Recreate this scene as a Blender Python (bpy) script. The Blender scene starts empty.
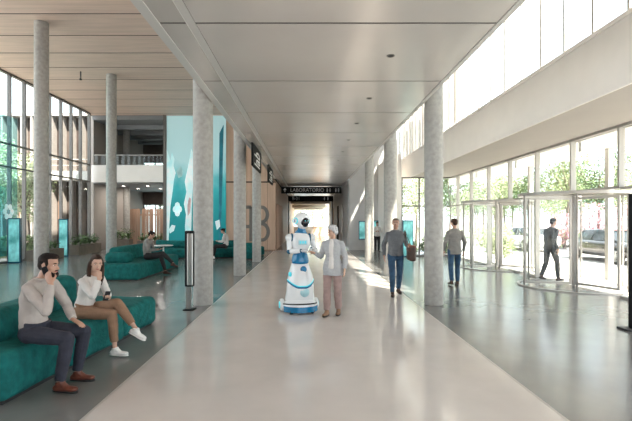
import bpy, bmesh, math, random
from mathutils import Vector, Matrix, noise
random.seed(7)
S = bpy.context.scene
COL = S.collection
PI = math.pi
V = Vector

# ------------------------------------------------------------------ camera, sky, sun, exposure
cam_d = bpy.data.cameras.new('camera'); cam = bpy.data.objects.new('camera', cam_d); COL.objects.link(cam)
cam.location = (0, 0, 1.72); cam.rotation_euler = (PI/2, 0, 0)
cam_d.sensor_width = 36; cam_d.lens = 36*440/632
cam_d.shift_x = 8/632; cam_d.shift_y = 10.5/632
cam_d.clip_end = 300
S.camera = cam
W = bpy.data.worlds.new('sky'); S.world = W; W.use_nodes = True
bg = W.node_tree.nodes['Background']; bg.inputs[0].default_value = (0.84, 0.94, 1.0, 1); bg.inputs[1].default_value = 2.6
sun_d = bpy.data.lights.new('sun', 'SUN'); sun = bpy.data.objects.new('sun', sun_d); COL.objects.link(sun)
sun_d.energy = 16; sun_d.angle = math.radians(1.2); sun_d.color = (1, .92, .8)
sdir = V((.50, -.80, 1.05)).normalized()
sun.rotation_euler = sdir.to_track_quat('Z', 'Y').to_euler()
S.view_settings.view_transform = 'Standard'; S.view_settings.look = 'None'
S.view_settings.gamma = 1; S.view_settings.use_curve_mapping = False
S.view_settings.exposure = 0.52
S.cycles.max_bounces = 10; S.cycles.diffuse_bounces = 6; S.cycles.transparent_max_bounces = 24
S.cycles.use_denoising = True
S.cycles.sample_clamp_indirect = 6

# ------------------------------------------------------------------ materials
M = {}
def mat(name, col, rough=.5, metal=0, var=0, vs=6, bump=0, bs=40, emit=0, coat=0, stretch=(1,1,1), spec=.5, var2=None, sheen=0):
    m = bpy.data.materials.new(name); m.use_nodes = True; M[name] = m
    nt = m.node_tree; N = nt.nodes; L = nt.links; b = N['Principled BSDF']
    b.inputs['Base Color'].default_value = (*col, 1); b.inputs['Roughness'].default_value = rough
    b.inputs['Metallic'].default_value = metal; b.inputs['Coat Weight'].default_value = coat
    b.inputs['Specular IOR Level'].default_value = spec
    if sheen: b.inputs['Sheen Weight'].default_value = sheen
    if emit:
        b.inputs['Emission Color'].default_value = (*col, 1); b.inputs['Emission Strength'].default_value = emit
    tc = N.new('ShaderNodeTexCoord'); mp = N.new('ShaderNodeMapping'); mp.inputs['Scale'].default_value = stretch
    L.new(tc.outputs['Object'], mp.inputs[0])
    n = N.new('ShaderNodeTexNoise'); n.inputs['Scale'].default_value = vs; n.inputs['Detail'].default_value = 5
    L.new(mp.outputs[0], n.inputs['Vector'])
    r = N.new('ShaderNodeValToRGB'); e = r.color_ramp.elements
    lo = [max(0, c*(1-var)) for c in col]; hi = [min(1, c*(1+var)) for c in col] if var2 is None else var2
    e[0].color = (*lo, 1); e[1].color = (*hi, 1); e[0].position = .3; e[1].position = .7
    L.new(n.outputs['Fac'], r.inputs[0]); L.new(r.outputs[0], b.inputs['Base Color'])
    if emit: L.new(r.outputs[0], b.inputs['Emission Color'])
    if bump:
        n2 = N.new('ShaderNodeTexNoise'); n2.inputs['Scale'].default_value = bs; n2.inputs['Detail'].default_value = 3
        L.new(mp.outputs[0], n2.inputs['Vector'])
        bp = N.new('ShaderNodeBump'); bp.inputs['Strength'].default_value = bump; bp.inputs['Distance'].default_value = .02
        L.new(n2.outputs['Fac'], bp.inputs['Height']); L.new(bp.outputs[0], b.inputs['Normal'])
    return m
def glass(name, tint=(.97, .985, .98), gloss=.1):
    m = bpy.data.materials.new(name); m.use_nodes = True; M[name] = m
    nt = m.node_tree; N = nt.nodes; L = nt.links; N.remove(N['Principled BSDF'])
    t = N.new('ShaderNodeBsdfTransparent'); t.inputs[0].default_value = (*tint, 1)
    g = N.new('ShaderNodeBsdfGlossy'); g.inputs['Roughness'].default_value = .02
    f = N.new('ShaderNodeLayerWeight'); f.inputs[0].default_value = .5
    pw = N.new('ShaderNodeMath'); pw.operation = 'POWER'; L.new(f.outputs['Facing'], pw.inputs[0]); pw.inputs[1].default_value = 5
    mm = N.new('ShaderNodeMath'); mm.operation = 'MULTIPLY_ADD'; L.new(pw.outputs[0], mm.inputs[0]); mm.inputs[1].default_value = .6; mm.inputs[2].default_value = .03
    mx = N.new('ShaderNodeMixShader'); L.new(mm.outputs[0], mx.inputs[0]); L.new(t.outputs[0], mx.inputs[1]); L.new(g.outputs[0], mx.inputs[2])
    L.new(mx.outputs[0], N['Material Output'].inputs[0]); return m

mat('stone_beige', (.61, .56, .53), .13, var=.05, vs=1.6, spec=.75, bump=.012, bs=3)
mat('stone_grey', (.195, .193, .187), .20, var=.14, vs=1.1, spec=.7, bump=.015, bs=3)
mat('wood_ceiling', (.60, .45, .375), .55, var=.10, vs=3, stretch=(.25, 3, 1))
mat('gap_dark', (.03, .025, .02), .8)
mat('metal_panel', (.66, .61, .575), .24, metal=.35, var=.06, vs=.5, spec=.5)
mat('trim_grey', (.55, .53, .51), .4)
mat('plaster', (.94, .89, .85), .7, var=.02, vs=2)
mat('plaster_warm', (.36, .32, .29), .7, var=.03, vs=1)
mat('letter_grey', (.20, .18, .165), .6)
mat('grey_wall', (.56, .55, .55), .5, var=.05, vs=2)
mat('concrete', (.37, .35, .325), .55, var=.13, vs=11, bump=.18, bs=26, var2=(.44, .42, .39))
mat('wood_wall', (.60, .41, .30), .5, var=.10, vs=3, stretch=(3, 3, .2))
mat('wood_slat', (.30, .17, .11), .5, var=.2, vs=4, stretch=(3, 3, .3))
mat('frame_grey', (.15, .135, .125), .4, metal=.3)
mat('frame_light', (.46, .43, .40), .4, metal=.2)
mat('frame_white', (.85, .83, .8), .4)
mat('black', (.008, .008, .009), .6, spec=.2)
mat('soft_black', (.02, .02, .022), .6)
mat('white_sign', (.85, .85, .85), .5)
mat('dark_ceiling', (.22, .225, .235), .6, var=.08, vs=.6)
mat('lamp', (1, .93, .85), .5, emit=14)
mat('lamp_soft', (1, .95, .9), .5, emit=5)
mat('teal_fabric', (.009, .125, .118), .9, var=.3, vs=9, bump=.6, bs=30, spec=.25)
mat('teal_screen', (.02, .42, .42), .3, var=.6, vs=2.2, emit=.4, stretch=(1, 1, .7), var2=(.35, .85, .85))
mat('teal_print', (.01, .30, .32), .5, var=.5, vs=1.2)
mat('crystal_white', (.42, .74, .76), .5, vs=1.3, emit=.25, var2=(.95, .97, .97))  # weak glow put into the colour of the pale print shapes
mat('crystal_pale', (.45, .74, .75), .5, var=.15, vs=3)
mat('crystal_pink', (.80, .55, .55), .5, var=.15, vs=6)
mat('robot_white', (.80, .81, .82), .18, coat=.4)
mat('robot_blue', (.004, .17, .36), .25, coat=.3)
mat('robot_navy', (.008, .09, .16), .25, coat=.3)
mat('robot_cyan', (.08, .62, .72), .3, emit=.25)
mat('robot_pale', (.42, .68, .74), .3)
mat('visor', (.006, .008, .012), .06)
mat('skin', (.48, .27, .19), .5, var=.06, vs=8)
mat('skin_pale', (.56, .34, .25), .5, var=.06, vs=8)
mat('skin_tan', (.48, .28, .20), .5, var=.06, vs=8)
mat('lip', (.45, .16, .14), .45)
mat('hair_dark', (.016, .010, .008), .75, spec=.2, var=.4, vs=30, bump=.6, bs=120, stretch=(1, 1, .25))
mat('hair_brown', (.04, .020, .012), .65, spec=.25, var=.5, vs=30, bump=.6, bs=110, stretch=(1, 1, .2))
mat('hair_grey', (.50, .49, .50), .55, var=.2, vs=30, bump=.7, bs=90)
mat('hair_mid', (.10, .065, .045), .55, var=.3, vs=30, bump=.6, bs=100)
mat('eye_white', (.8, .78, .75), .2)
mat('eye_dark', (.02, .012, .01), .15)
mat('shirt_beige', (.44, .385, .355), .85, var=.05, vs=12, bump=.8, bs=9)
mat('blouse_white', (.66, .62, .59), .8, var=.04, vs=12, bump=.7, bs=10)
mat('trouser_navy', (.028, .029, .045), .85, var=.2, vs=12, bump=.8, bs=8)
mat('trouser_tan', (.27, .155, .095), .85, var=.1, vs=12, bump=.8, bs=8)
mat('trouser_mauve', (.33, .225, .205), .85, var=.1, vs=12, bump=.3, bs=20)
mat('trouser_dark', (.02, .017, .018), .85, var=.2, vs=12, bump=.2, bs=20)
mat('jeans', (.03, .075, .14), .85, var=.3, vs=9, bump=.2, bs=24)
mat('sweater_grey', (.15, .155, .165), .9, var=.12, vs=14, bump=.3, bs=30)
mat('cardigan', (.42, .42, .43), .9, var=.06, vs=18, bump=.35, bs=34)
mat('blazer_grey', (.24, .225, .21), .85, var=.08, vs=14, bump=.2, bs=24)
mat('suit', (.035, .033, .036), .8, var=.1, vs=14, bump=.2, bs=24)
mat('leather_brown', (.13, .035, .02), .35, var=.25, vs=20)
mat('leather_dark', (.06, .03, .022), .45, var=.25, vs=20)
mat('sneaker', (.78, .76, .73), .6)
mat('phone', (.015, .015, .018), .12)
mat('metal', (.55, .54, .52), .3, metal=.8)
mat('leaf_mid', (.25, .30, .15), .6, var=.5, vs=3)
mat('leaf_dark', (.09, .15, .055), .6, var=.5, vs=4)
mat('leaf_pale', (.36, .40, .24), .6, var=.4, vs=3)
mat('blossom', (.66, .30, .34), .6, var=.35, vs=4)
mat('blossom_white', (.75, .72, .62), .6, var=.2, vs=4)
mat('bark', (.13, .10, .08), .8, var=.3, vs=12, bump=.5, bs=20)
mat('paving', (.70, .67, .63), .7, var=.06, vs=1)
mat('asphalt', (.34, .33, .32), .8, var=.1, vs=3)
mat('planter', (.20, .165, .13), .7, var=.12, vs=5)
mat('car_dark', (.06, .05, .05), .2, metal=.5, coat=1)
mat('car_white', (.75, .74, .72), .25, coat=.8)
mat('car_glass', (.03, .035, .04), .05)
mat('tyre', (.02, .02, .02), .8)
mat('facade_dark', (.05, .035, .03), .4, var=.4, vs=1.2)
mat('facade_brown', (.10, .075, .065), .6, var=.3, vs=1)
mat('teal_deep', (.02, .25, .34), .5, var=.4, vs=1.5); mat('fin_grey', (.33, .30, .28), .5, var=.1, vs=3); mat('wood_slat2', (.36, .225, .155), .5, var=.25, vs=3, stretch=(8, 3, .3)); glass('glass'); glass('glass_teal', (.66, .86, .89)); glass('glass_green', (.86, .93, .91))

# ------------------------------------------------------------------ helpers
def link(name, me, mt=None, parent=None, smooth=False):
    o = bpy.data.objects.new(name, me); COL.objects.link(o)
    if mt is not None:
        for x in (mt if isinstance(mt, (list, tuple)) else [mt]): me.materials.append(M[x])
    if parent is not None: o.parent = parent
    if smooth:
        for p in me.polygons: p.use_smooth = True
    return o
def obj(name, bm, mt, parent=None, smooth=False):
    bmesh.ops.recalc_face_normals(bm, faces=bm.faces)
    me = bpy.data.meshes.new(name); bm.to_mesh(me); bm.free()
    return link(name, me, mt, parent, smooth)
def tag(o, label=None, cat=None, group=None, kind=None):
    if label: o['label'] = label
    if cat: o['category'] = cat
    if group: o['group'] = group
    if kind: o['kind'] = kind
    return o
def thing(name, label, cat, loc=(0, 0, 0), rz=0, group=None):
    o = bpy.data.objects.new(name, None); COL.objects.link(o); o.location = loc; o.rotation_euler = (0, 0, rz)
    o.empty_display_size = .1
    return tag(o, label, cat, group)
def struct(name, bm, mt, parent=None, smooth=False):
    o = obj(name, bm, mt, parent, smooth)
    if parent is None: o['kind'] = 'structure'
    return o
def copy_tree(o, parent=None):
    c = o.copy(); COL.objects.link(c); c.parent = parent
    for ch in list(o.children): copy_tree(ch, c)
    return c
NB = bmesh.new
def box(bm, x0, x1, y0, y1, z0, z1, mi=0):
    vs = [bm.verts.new((x, y, z)) for z in (z0, z1) for x, y in ((x0, y0), (x1, y0), (x1, y1), (x0, y1))]
    for f in ((0, 3, 2, 1), (4, 5, 6, 7), (0, 1, 5, 4), (1, 2, 6, 5), (2, 3, 7, 6), (3, 0, 4, 7)):
        bm.faces.new([vs[i] for i in f]).material_index = mi
    return bm
def B(*a): return box(NB(), *a)
def quad(bm, pts, mi=0):
    f = bm.faces.new([bm.verts.new(p) for p in pts]); f.material_index = mi; return f
def loft(bm, pts, rad, side=V((1, 0, 0)), n=14, cap=True, mi=0):
    """rings of ellipses along pts; rad = [(r_side, r_other)], side = vector or list of vectors"""
    pts = [V(p) for p in pts]; rings = []
    for i, p in enumerate(pts):
        a = pts[max(0, i-1)]; b = pts[min(len(pts)-1, i+1)]; t = (b-a).normalized()
        s = V(side[i]) if isinstance(side, list) else V(side)
        s = s-t*s.dot(t)
        if s.length < 1e-4: s = t.orthogonal()
        s.normalize(); u = t.cross(s)
        r = rad[i] if isinstance(rad[i], (tuple, list)) else (rad[i], rad[i])
        rings.append([bm.verts.new(p+s*r[0]*math.cos(2*PI*k/n)+u*r[1]*math.sin(2*PI*k/n)) for k in range(n)])
    for A, C in zip(rings, rings[1:]):
        for k in range(n): bm.faces.new((A[k], A[(k+1) % n], C[(k+1) % n], C[k])).material_index = mi
    if cap:
        bm.faces.new(rings[0][::-1]).material_index = mi; bm.faces.new(rings[-1]).material_index = mi
    return bm
def ell(bm, c, r, R=None, seg=16):
    m = Matrix.Translation(V(c)) @ (R.to_4x4() if R is not None else Matrix.Identity(4)) @ Matrix.Diagonal((*r, 1))
    bmesh.ops.create_uvsphere(bm, u_segments=seg, v_segments=max(8, seg*2//3), radius=1, matrix=m)
    return bm
def lathe(bm, prof, c=(0, 0, 0), n=32, sx=1, sy=1, mi=0):
    c = V(c); rings = []
    for r, z in prof:
        if r < 1e-5: rings.append([bm.verts.new(c+V((0, 0, z)))])
        else: rings.append([bm.verts.new(c+V((r*sx*math.cos(2*PI*k/n), r*sy*math.sin(2*PI*k/n), z))) for k in range(n)])
    for A, C in zip(rings, rings[1:]):
        for k in range(n):
            a = [A[k % len(A)], A[(k+1) % n % len(A)], C[(k+1) % n % len(C)], C[k % len(C)]]
            a = list(dict.fromkeys(a))
            if len(a) > 2: bm.faces.new(a).material_index = mi
    return bm
def tube(bm, a, b, r, n=12): return loft(bm, [a, b], [r, r], V((b[0]-a[0], b[1]-a[1], b[2]-a[2])).orthogonal(), n)
def fuse(name, bm, mt, parent, voxel=.01, sm=3, wr=0, wf=9):
    """union of overlapping closed pieces into one smooth surface"""
    bmesh.ops.recalc_face_normals(bm, faces=bm.faces)
    me = bpy.data.meshes.new(name+'_src'); bm.to_mesh(me); bm.free()
    t = bpy.data.objects.new('src', me); COL.objects.link(t)
    m = t.modifiers.new('r', 'REMESH'); m.mode = 'VOXEL'; m.voxel_size = voxel; m.use_smooth_shade = True
    if sm:
        k = t.modifiers.new('s', 'SMOOTH'); k.factor = .5; k.iterations = sm
    dg = bpy.context.evaluated_depsgraph_get(); dg.update()
    out = bpy.data.meshes.new_from_object(t.evaluated_get(dg)); out.name = name
    bpy.data.objects.remove(t); bpy.data.meshes.remove(me)
    if wr:
        for v in out.vertices:
            p = v.co; q = V((p.x*wf, p.y*wf, p.z*wf*1.6))
            v.co = p+v.normal*wr*(noise.noise(q)+.5*noise.noise(q*2.3))
    out.materials.clear()
    return link(name, out, mt, parent, True)
def rbox(bm, sx, sy, sz, r=.05, seg=4, c=(0, 0, 0), cuts=0, wob=0, wf=3):
    b2 = NB(); bmesh.ops.create_cube(b2, size=1, matrix=Matrix.Diagonal((sx, sy, sz, 1)))
    bmesh.ops.bevel(b2, geom=b2.edges[:]+b2.verts[:], offset=r, segments=seg, affect='EDGES', profile=.5)
    if cuts: bmesh.ops.subdivide_edges(b2, edges=[e for e in b2.edges if e.calc_length() > .12], cuts=cuts, use_grid_fill=True)
    if wob:
        b2.normal_update()
        for v in b2.verts: v.co += v.normal*wob*noise.noise(v.co*wf+V(c))
    me = bpy.data.meshes.new('t'); b2.to_mesh(me); b2.free()
    k = len(bm.verts); bm.from_mesh(me); bpy.data.meshes.remove(me); bm.verts.ensure_lookup_table()
    for v in bm.verts[k:]: v.co += V(c)
    return bm
def text(name, s, size, mt, parent, loc, rot, ext=.004, align='LEFT'):
    cu = bpy.data.curves.new(name, 'FONT'); cu.body = s; cu.size = size; cu.extrude = ext; cu.align_x = align; cu.align_y = 'CENTER'
    cu.offset = size*.012
    o = bpy.data.objects.new(name, cu); COL.objects.link(o); cu.materials.append(M[mt]); o.parent = parent
    bpy.context.view_layer.update()
    me = bpy.data.meshes.new_from_object(o); bpy.data.objects.remove(o); bpy.data.curves.remove(cu)
    o = link(name, me, None, parent); o.location = loc; o.rotation_euler = rot; return o

# ------------------------------------------------------------------ floors and ceilings
XL, XR = -1.96, 2.24          # pale walkway edges
YB, YE = -3.0, 60.0           # hall extent along the view
HW = 25.5                     # far wall of the double-height hall
struct('floor', box(B(-12.6, XL, YB, 34, -.2, 0), XR, 7.1, YB, 26, -.2, 0), 'stone_grey')
struct('floor_walkway', B(XL, XR, YB, YE, -.2, 0), 'stone_beige')
struct('wall_rear_light_block', box(B(-12.6, XL, YB-.2, YB, 0, 7.88), XL, 5.3, YB-.2, YB, 2.7, 7.75), 'plaster_warm')  # unseen wall behind the camera, added to cut light from the open rear
struct('trim_1', box(B(XL-.012, XL+.012, YB, YE, -.01, .0015), XR-.012, XR+.012, YB, 26, -.01, .0015), 'frame_light')

ZS = 4.16
bm = B(XL+.13, 2.33, YB, YE, ZS+.006, 4.9, 1)
ys = [YB]+[5.43+2.25*k for k in range(-3, 24)]
ys = [y for y in ys if YB <= y < YE]+[YE]
for a, b in zip(ys, ys[1:]):
    if b-a < .1: continue
    for x0, x1 in ((XL+.13, -1.505), (-1.385, 2.33)):
        box(bm, x0, x1, a+.022, b-.022, ZS, ZS+.035, 0)
struct('ceiling', bm, ['metal_panel', 'gap_dark'])
struct('trim_2', box(B(XL, XL+.13, YB, YE, ZS-.01, 4.9), 2.33, 2.40, YB, YE, ZS-.01, 4.9), 'trim_grey')
struct('trim_3', box(B(-1.498, -1.392, YB, YE, ZS+.002, ZS+.03), -1.502, -1.498, YB, YE, ZS-.006, ZS+.012), 'trim_grey')
# timber ceiling of the tall hall
bm = B(-12.6, XL, YB, 34, 7.838, 8.1, 1)
ys = [12.98+1.513*k for k in range(-11, 9)]
ys = [y for y in ys if YB < y < HW]
for a, b in zip([YB]+ys, ys+[HW]):
    box(bm, -12.5, XL, a+.035, b-.035, 7.83, 7.885, 0)
struct('ceiling_timber', bm, ['wood_ceiling', 'gap_dark'])
struct('ceiling_clerestory', B(XL, 5.25, YB, 26.2, 7.55, 7.75), 'plaster')
struct('wall_upper', B(XL, XL+.15, YB, HW, 4.9, 7.88), 'plaster')

# ------------------------------------------------------------------ right side: fascia, clerestory, entrance
XF, XG = 5.0, 7.0
struct('wall_right', B(XF, XF+.3, YB, 26.2, 3.86, 5.0), 'plaster')
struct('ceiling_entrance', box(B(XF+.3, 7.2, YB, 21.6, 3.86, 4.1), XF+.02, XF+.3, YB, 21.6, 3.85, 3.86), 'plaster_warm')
wn = [0]
def window_bay(pts, mt_frame, mt_glass='glass', fr=.045, dep=.10, bars=(), both=False):
    """pts: two ground points a,b plus z0,z1; a frame with its pane"""
    (ax, ay), (bx, by), z0, z1 = pts
    wn[0] += 1
    a = V((ax, ay, 0)); b = V((bx, by, 0)); d = (b-a); Ln = d.length; ang = math.atan2(d.y, d.x)
    e = bpy.data.objects.new('window_%d' % wn[0], None); COL.objects.link(e); e['kind'] = 'structure'
    e.location = (ax, ay, 0); e.rotation_euler = (0, 0, ang)
    f = NB(); box(f, 0, fr, -dep/2, dep/2, z0, z1)
    if both: box(f, Ln-fr, Ln, -dep/2, dep/2, z0, z1)
    box(f, fr, Ln-(fr if both else 0), -dep/2, dep/2, z0, z0+fr); box(f, fr, Ln-(fr if both else 0), -dep/2, dep/2, z1-fr, z1)
    for zb in bars: box(f, fr, Ln-(fr if both else 0), -dep*.4, dep*.4, zb-fr/2, zb+fr/2)
    obj('window_frame', f, mt_frame, e)
    obj('window_pane', B(fr, Ln, -.006, .006, z0+fr, z1-fr), mt_glass, e)
    return e
k = 6.91+.875
ys = [6.91+.875*k for k in range(-11, 23)]
for i, (a, b) in enumerate(zip(ys, ys[1:])):
    if b > 26.2: break
    if a < 6: continue
    window_bay(((XF+.1, a), (XF+.1, b), 5.0, 7.5), 'frame_white' if b > 16 else 'frame_light', fr=.055)
# vertical louvre blades outside the far clerestory
t = thing('louvre_screen', 'white vertical louvre blades outside the far part of the high strip window', 'louvre screen', (XF+.47, 16.3, 4.7))
obj('louvre_sill', B(-.15, .35, -.1, 9.4, .05, .2), 'frame_white', t)
for k in range(14): obj('louvre_blade', B(0, .3, .66*k, .66*k+.16, .2, 2.9), 'fin_grey', t)
struct('wall_right_sun_block', B(XF, XF+.3, YB, 6.035, 5.0, 7.75), 'plaster')  # unseen solid stretch, added to keep sun off the near floor
struct('trim_4', box(B(XF-.03, XF, YB, 26, 4.93, 5.0), XF-.03, XF, YB, 21.6, 3.84, 3.92), 'plaster')
# glazed entrance front
ys = [2.6, 4.4, 6.2, 8.0, 9.8, 11.6, 13.4, 15.2, 17.0, 18.8, 20.5, 21.5]
drums = [(XG, 11.6, 1.3), (XG, 16.1, 1.3)]
for a, b in zip(ys, ys[1:]):
    mid = (a+b)/2
    low = any(abs(mid-c[1]) < 1.35 for c in drums)
    window_bay(((XG, a), (XG, b), 2.45 if low else 0, 3.86), 'frame_light', fr=.06, dep=.14, bars=() if low else (2.45,))
for a, b in (((4.55, 21.5), (5.4, 21.5)), ((5.4, 21.5), (6.2, 21.5)), ((6.2, 21.5), (7.0, 21.5))):
    window_bay((a, b, 0, 3.86), 'frame_grey', fr=.06, dep=.12, bars=(2.45,))
struct('wall_pier', B(4.15, 4.55, 21.4, 26, 0, 5.0), 'plaster')
struct('wall_far_right', B(2.45, 5.3, 26.0, 26.2, 0, 7.6), 'grey_wall')
struct('trim_5', B(7.0, 7.15, 2.6, 21.5, 3.80, 3.9), 'frame_light')

def revolving_door(cx, cy, r, label, wing):
    t = thing('revolving_door', label, 'revolving door', (cx, cy, 0), 0, 'glass revolving doors of the entrance')
    b = NB(); lathe(b, [(r+.035, 2.38), (r+.035, 2.45), (r-.05, 2.45), (r-.05, 2.38), (r+.035, 2.38)], n=48)
    for q in range(3):
        q = math.radians(wing+120*q); loft(b, [(0, 0, 2.41), (r*math.cos(q), r*math.sin(q), 2.41)], [.03, .03], V((0, 0, 1)), n=4)
    obj('canopy_ring', b, 'frame_light', t)
    b = NB(); lathe(b, [(r+.05, 0.001), (r+.05, .03), (r-.02, .03), (r-.02, .001)], n=48); obj('base_ring', b, 'frame_light', t)
    for a0, a1 in ((-62, 62), (118, 242)):
        for A in (a0, (a0+a1)/2, a1):
            q = math.radians(A); obj('post', tube(NB(), (r*math.cos(q), r*math.sin(q), .03), (r*math.cos(q), r*math.sin(q), 2.38), .026), 'frame_light', t, True)
    for a0, a1 in ((-62, 0), (0, 62), (118, 180), (180, 242)):
        if a0 >= 118: pass
        b = NB(); n = 10; P = []
        for i in range(n+1):
            q = math.radians(a0+(a1-a0)*i/n); P.append((r*math.cos(q), r*math.sin(q)))
        for (x0, y0), (x1, y1) in zip(P, P[1:]):
            quad(b, [(x0, y0, .035), (x1, y1, .035), (x1, y1, 2.36), (x0, y0, 2.36)])
        if a0 in (-62, 0): obj('curved_pane', b, 'glass', t)
        else: obj('curved_pane', b, 'glass', t)
    obj('centre_post', tube(NB(), (0, 0, .0), (0, 0, 2.38), .04), 'frame_light', t, True)
    for k in range(3):
        q = math.radians(wing+120*k); d = V((math.cos(q), math.sin(q), 0)); p = V((-d.y, d.x, 0))
        b = NB()
        for (s0, s1, z0, z1) in ((.04, .10, .06, 2.33), (r-.14, r-.08, .06, 2.33), (.1, r-.14, .06, .12), (.1, r-.14, 2.28, 2.33)):
            c = [(d*s+p*w) for s, w in ((s0, -.02), (s1, -.02), (s1, .02), (s0, .02))]
            lo = [b.verts.new((v.x, v.y, z0)) for v in c]; hi = [b.verts.new((v.x, v.y, z1)) for v in c]
            b.faces.new(lo[::-1]); b.faces.new(hi)
            for i in range(4): b.faces.new((lo[i], lo[(i+1) % 4], hi[(i+1) % 4], hi[i]))
        w = obj('door_wing', b, 'frame_light', t)
        g = NB(); quad(g, [d*.1+V((0, 0, .16)), d*(r-.14)+V((0, 0, .16)), d*(r-.14)+V((0, 0, 2.25)), d*.1+V((0, 0, 2.25))]); obj('wing_pane', g, 'glass', w)
    return t
revolving_door(*drums[0], 'glass revolving door with the man in the dark suit inside', 170)
revolving_door(*drums[1], 'glass revolving door standing empty beyond the man in the grey blazer', 200)

# black barrier post at the picture edge
t = thing('barrier_post', 'tall black flat post on a foot plate beside the near entrance glass', 'post', (5.12, 6.95, 0))
obj('foot_plate', B(-.16, .5, -.12, .12, 0, .03), 'soft_black', t)
obj('post_panel', B(-.03, .42, -.04, .04, .03, 2.15), 'black', t)

# ------------------------------------------------------------------ columns
def column(x, y, z1, r, label):
    b = NB(); prof = [(r*.97, 0), (r, .015)]
    for k in range(1, 9): prof.append((r, .02+(z1-.02)*k/8))
    lathe(b, prof, n=48); lathe(b, [(0, z1), (r, z1)], n=48)
    o = obj('column', b, 'concrete', None, True); o.location = (x, y, 0)
    tag(o, label, 'column', 'round concrete columns'); return o
column(-2.17, 9.1, 7.83, .203, 'round concrete column with the slim black totem in front of it')
column(-2.17, 14.0, 7.83, .195, 'round concrete column between the totem column and the letter B on the wood wall')
column(-2.17, 18.6, 7.83, .185, 'round concrete column standing close before the letter B')
column(2.6, 9.1, 7.55, .19, 'wide pale concrete column between the walking man and the man in the grey blazer')
column(2.6, 13.9, 7.55, .20, 'pale concrete column just behind the man walking with a brown bag')
column(2.62, 18.8, 7.55, .19, 'pale concrete column before the grey wall with the small screens')
column(-8.22, 13.57, 7.83, .205, 'tall concrete column rising behind the man on the phone')
column(-8.22, 18.4, 7.83, .205, 'tall concrete column rising behind the sofa of the reading man')

# ------------------------------------------------------------------ far walls of the tall hall
struct('wall_mural', B(-8.25, -4.75, HW, HW+.3, 0, 7.85), 'plaster')
bm = NB()
box(bm, -4.75, XL+.06, HW, HW+.3, 0, 3.94, 0); box(bm, -4.75, XL+.06, HW, HW+.3, 4.02, 7.85, 0); box(bm, -4.75, XL+.06, HW+.02, HW+.3, 3.94, 4.02, 1)
for k in range(1, 5): box(bm, -4.75+.6*k-.006, -4.75+.6*k+.006, HW-.002, HW, 0, 7.8, 1)
struct('wall_timber', bm, ['wood_wall', 'gap_dark'])
bm = B(XL-.1, XL+.06, HW+.3, YE, 0, ZS-.09); box(bm, XL-.1, XL+.1, HW, YE, ZS-.1, ZS, 1)
struct('wall_corridor_left', bm, ['wood_wall', 'gap_dark'])
struct('baseboard_back', B(-4.75, XL+.06, HW-.02, HW, 0, .06), 'wood_slat')
b = NB(); box(b, -3.02, -2.82, HW-.03, HW-.001, .52, 2.62)
def bowl(b, cz, ro, x0, x1, th=.2):
    P = [(x0, cz+ro)]+[(x1-ro*.82+ro*.82*math.sin(a), cz+ro*math.cos(a)) for a in [PI*k/14 for k in range(15)]]+[(x0, cz-ro)]
    ri = ro-th; Q = [(x0, cz+ri)]+[(x1-ro*.82+(ro*.82-th)*math.sin(a), cz+ri*math.cos(a)) for a in [PI*k/14 for k in range(15)]]+[(x0, cz-ri)]
    y = HW-.031
    for (p, q, p2, q2) in zip(P, Q, P[1:], Q[1:]):
        quad(b, [(p[0], y, p[1]), (p2[0], y, p2[1]), (q2[0], y, q2[1]), (q[0], y, q[1])])
        quad(b, [(p[0], y, p[1]), (p2[0], y, p2[1]), (p2[0], HW, p2[1]), (p[0], HW, p[1])]); quad(b, [(q[0], y, q[1]), (q2[0], y, q2[1]), (q2[0], HW, q2[1]), (q[0], HW, q[1])])
bowl(b, 2.09, .53, -2.9, -2.25); bowl(b, 1.09, .57, -2.9, -2.2)
o = obj('wall_letter', b, 'letter_grey')
tag(o, 'large flat grey letter B on the timber wall, nearest the corridor', 'letter', 'large wall letters')
b = NB()
for q in ((-4.05, -3.85, .55, 2.55), (-3.4, -3.2, .55, 2.55), (-3.95, -3.3, 2.42, 2.62), (-3.85, -3.4, 1.3, 1.5)): box(b, q[0], q[1], HW-.03, HW-.001, q[2], q[3])
tag(obj('wall_letter', b, 'letter_grey'), 'large flat-topped grey letter A half hidden by a column before the timber wall', 'letter', 'large wall letters')
# slatted door leaves in the corridor wall
for i, y0 in enumerate((26.2, 29.4)):
    b = B(XL+.06, XL+.085, y0, y0+2.4, .05, 2.75)
    t = struct('door_%d' % (i+4), b, 'wood_slat')
    b = NB()
    for k in range(8): box(b, XL+.085, XL+.14, y0+.05+.3*k, y0+.13+.3*k, .05, 2.75)
    obj('door_slats', b, 'wood_wall', t)

# mural
t = thing('wall_mural_print', 'tall teal abstract mural with pale crystal shapes beside the timber wall', 'mural', (-8.17, HW, 0))
m = M['teal_print']; nt = m.node_tree; N = nt.nodes; L = nt.links
tc = N.new('ShaderNodeTexCoord'); sp = N.new('ShaderNodeSeparateXYZ'); L.new(tc.outputs['Object'], sp.inputs[0])
nz = N.new('ShaderNodeTexNoise'); nz.inputs['Scale'].default_value = 1.1; nz.inputs['Detail'].default_value = 6
L.new(tc.outputs['Object'], nz.inputs['Vector'])
ma = N.new('ShaderNodeMath'); ma.operation = 'MULTIPLY_ADD'; L.new(nz.outputs['Fac'], ma.inputs[0]); ma.inputs[1].default_value = 2.2; L.new(sp.outputs['Z'], ma.inputs[2])
mr = N.new('ShaderNodeMapRange'); L.new(ma.outputs[0], mr.inputs[0]); mr.inputs[1].default_value = 1.5; mr.inputs[2].default_value = 8.2
cr = N.new('ShaderNodeValToRGB'); L.new(mr.outputs[0], cr.inputs[0]); e = cr.color_ramp.elements
e[0].color = (.004, .22, .24, 1); e[1].color = (.42, .62, .64, 1)
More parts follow.
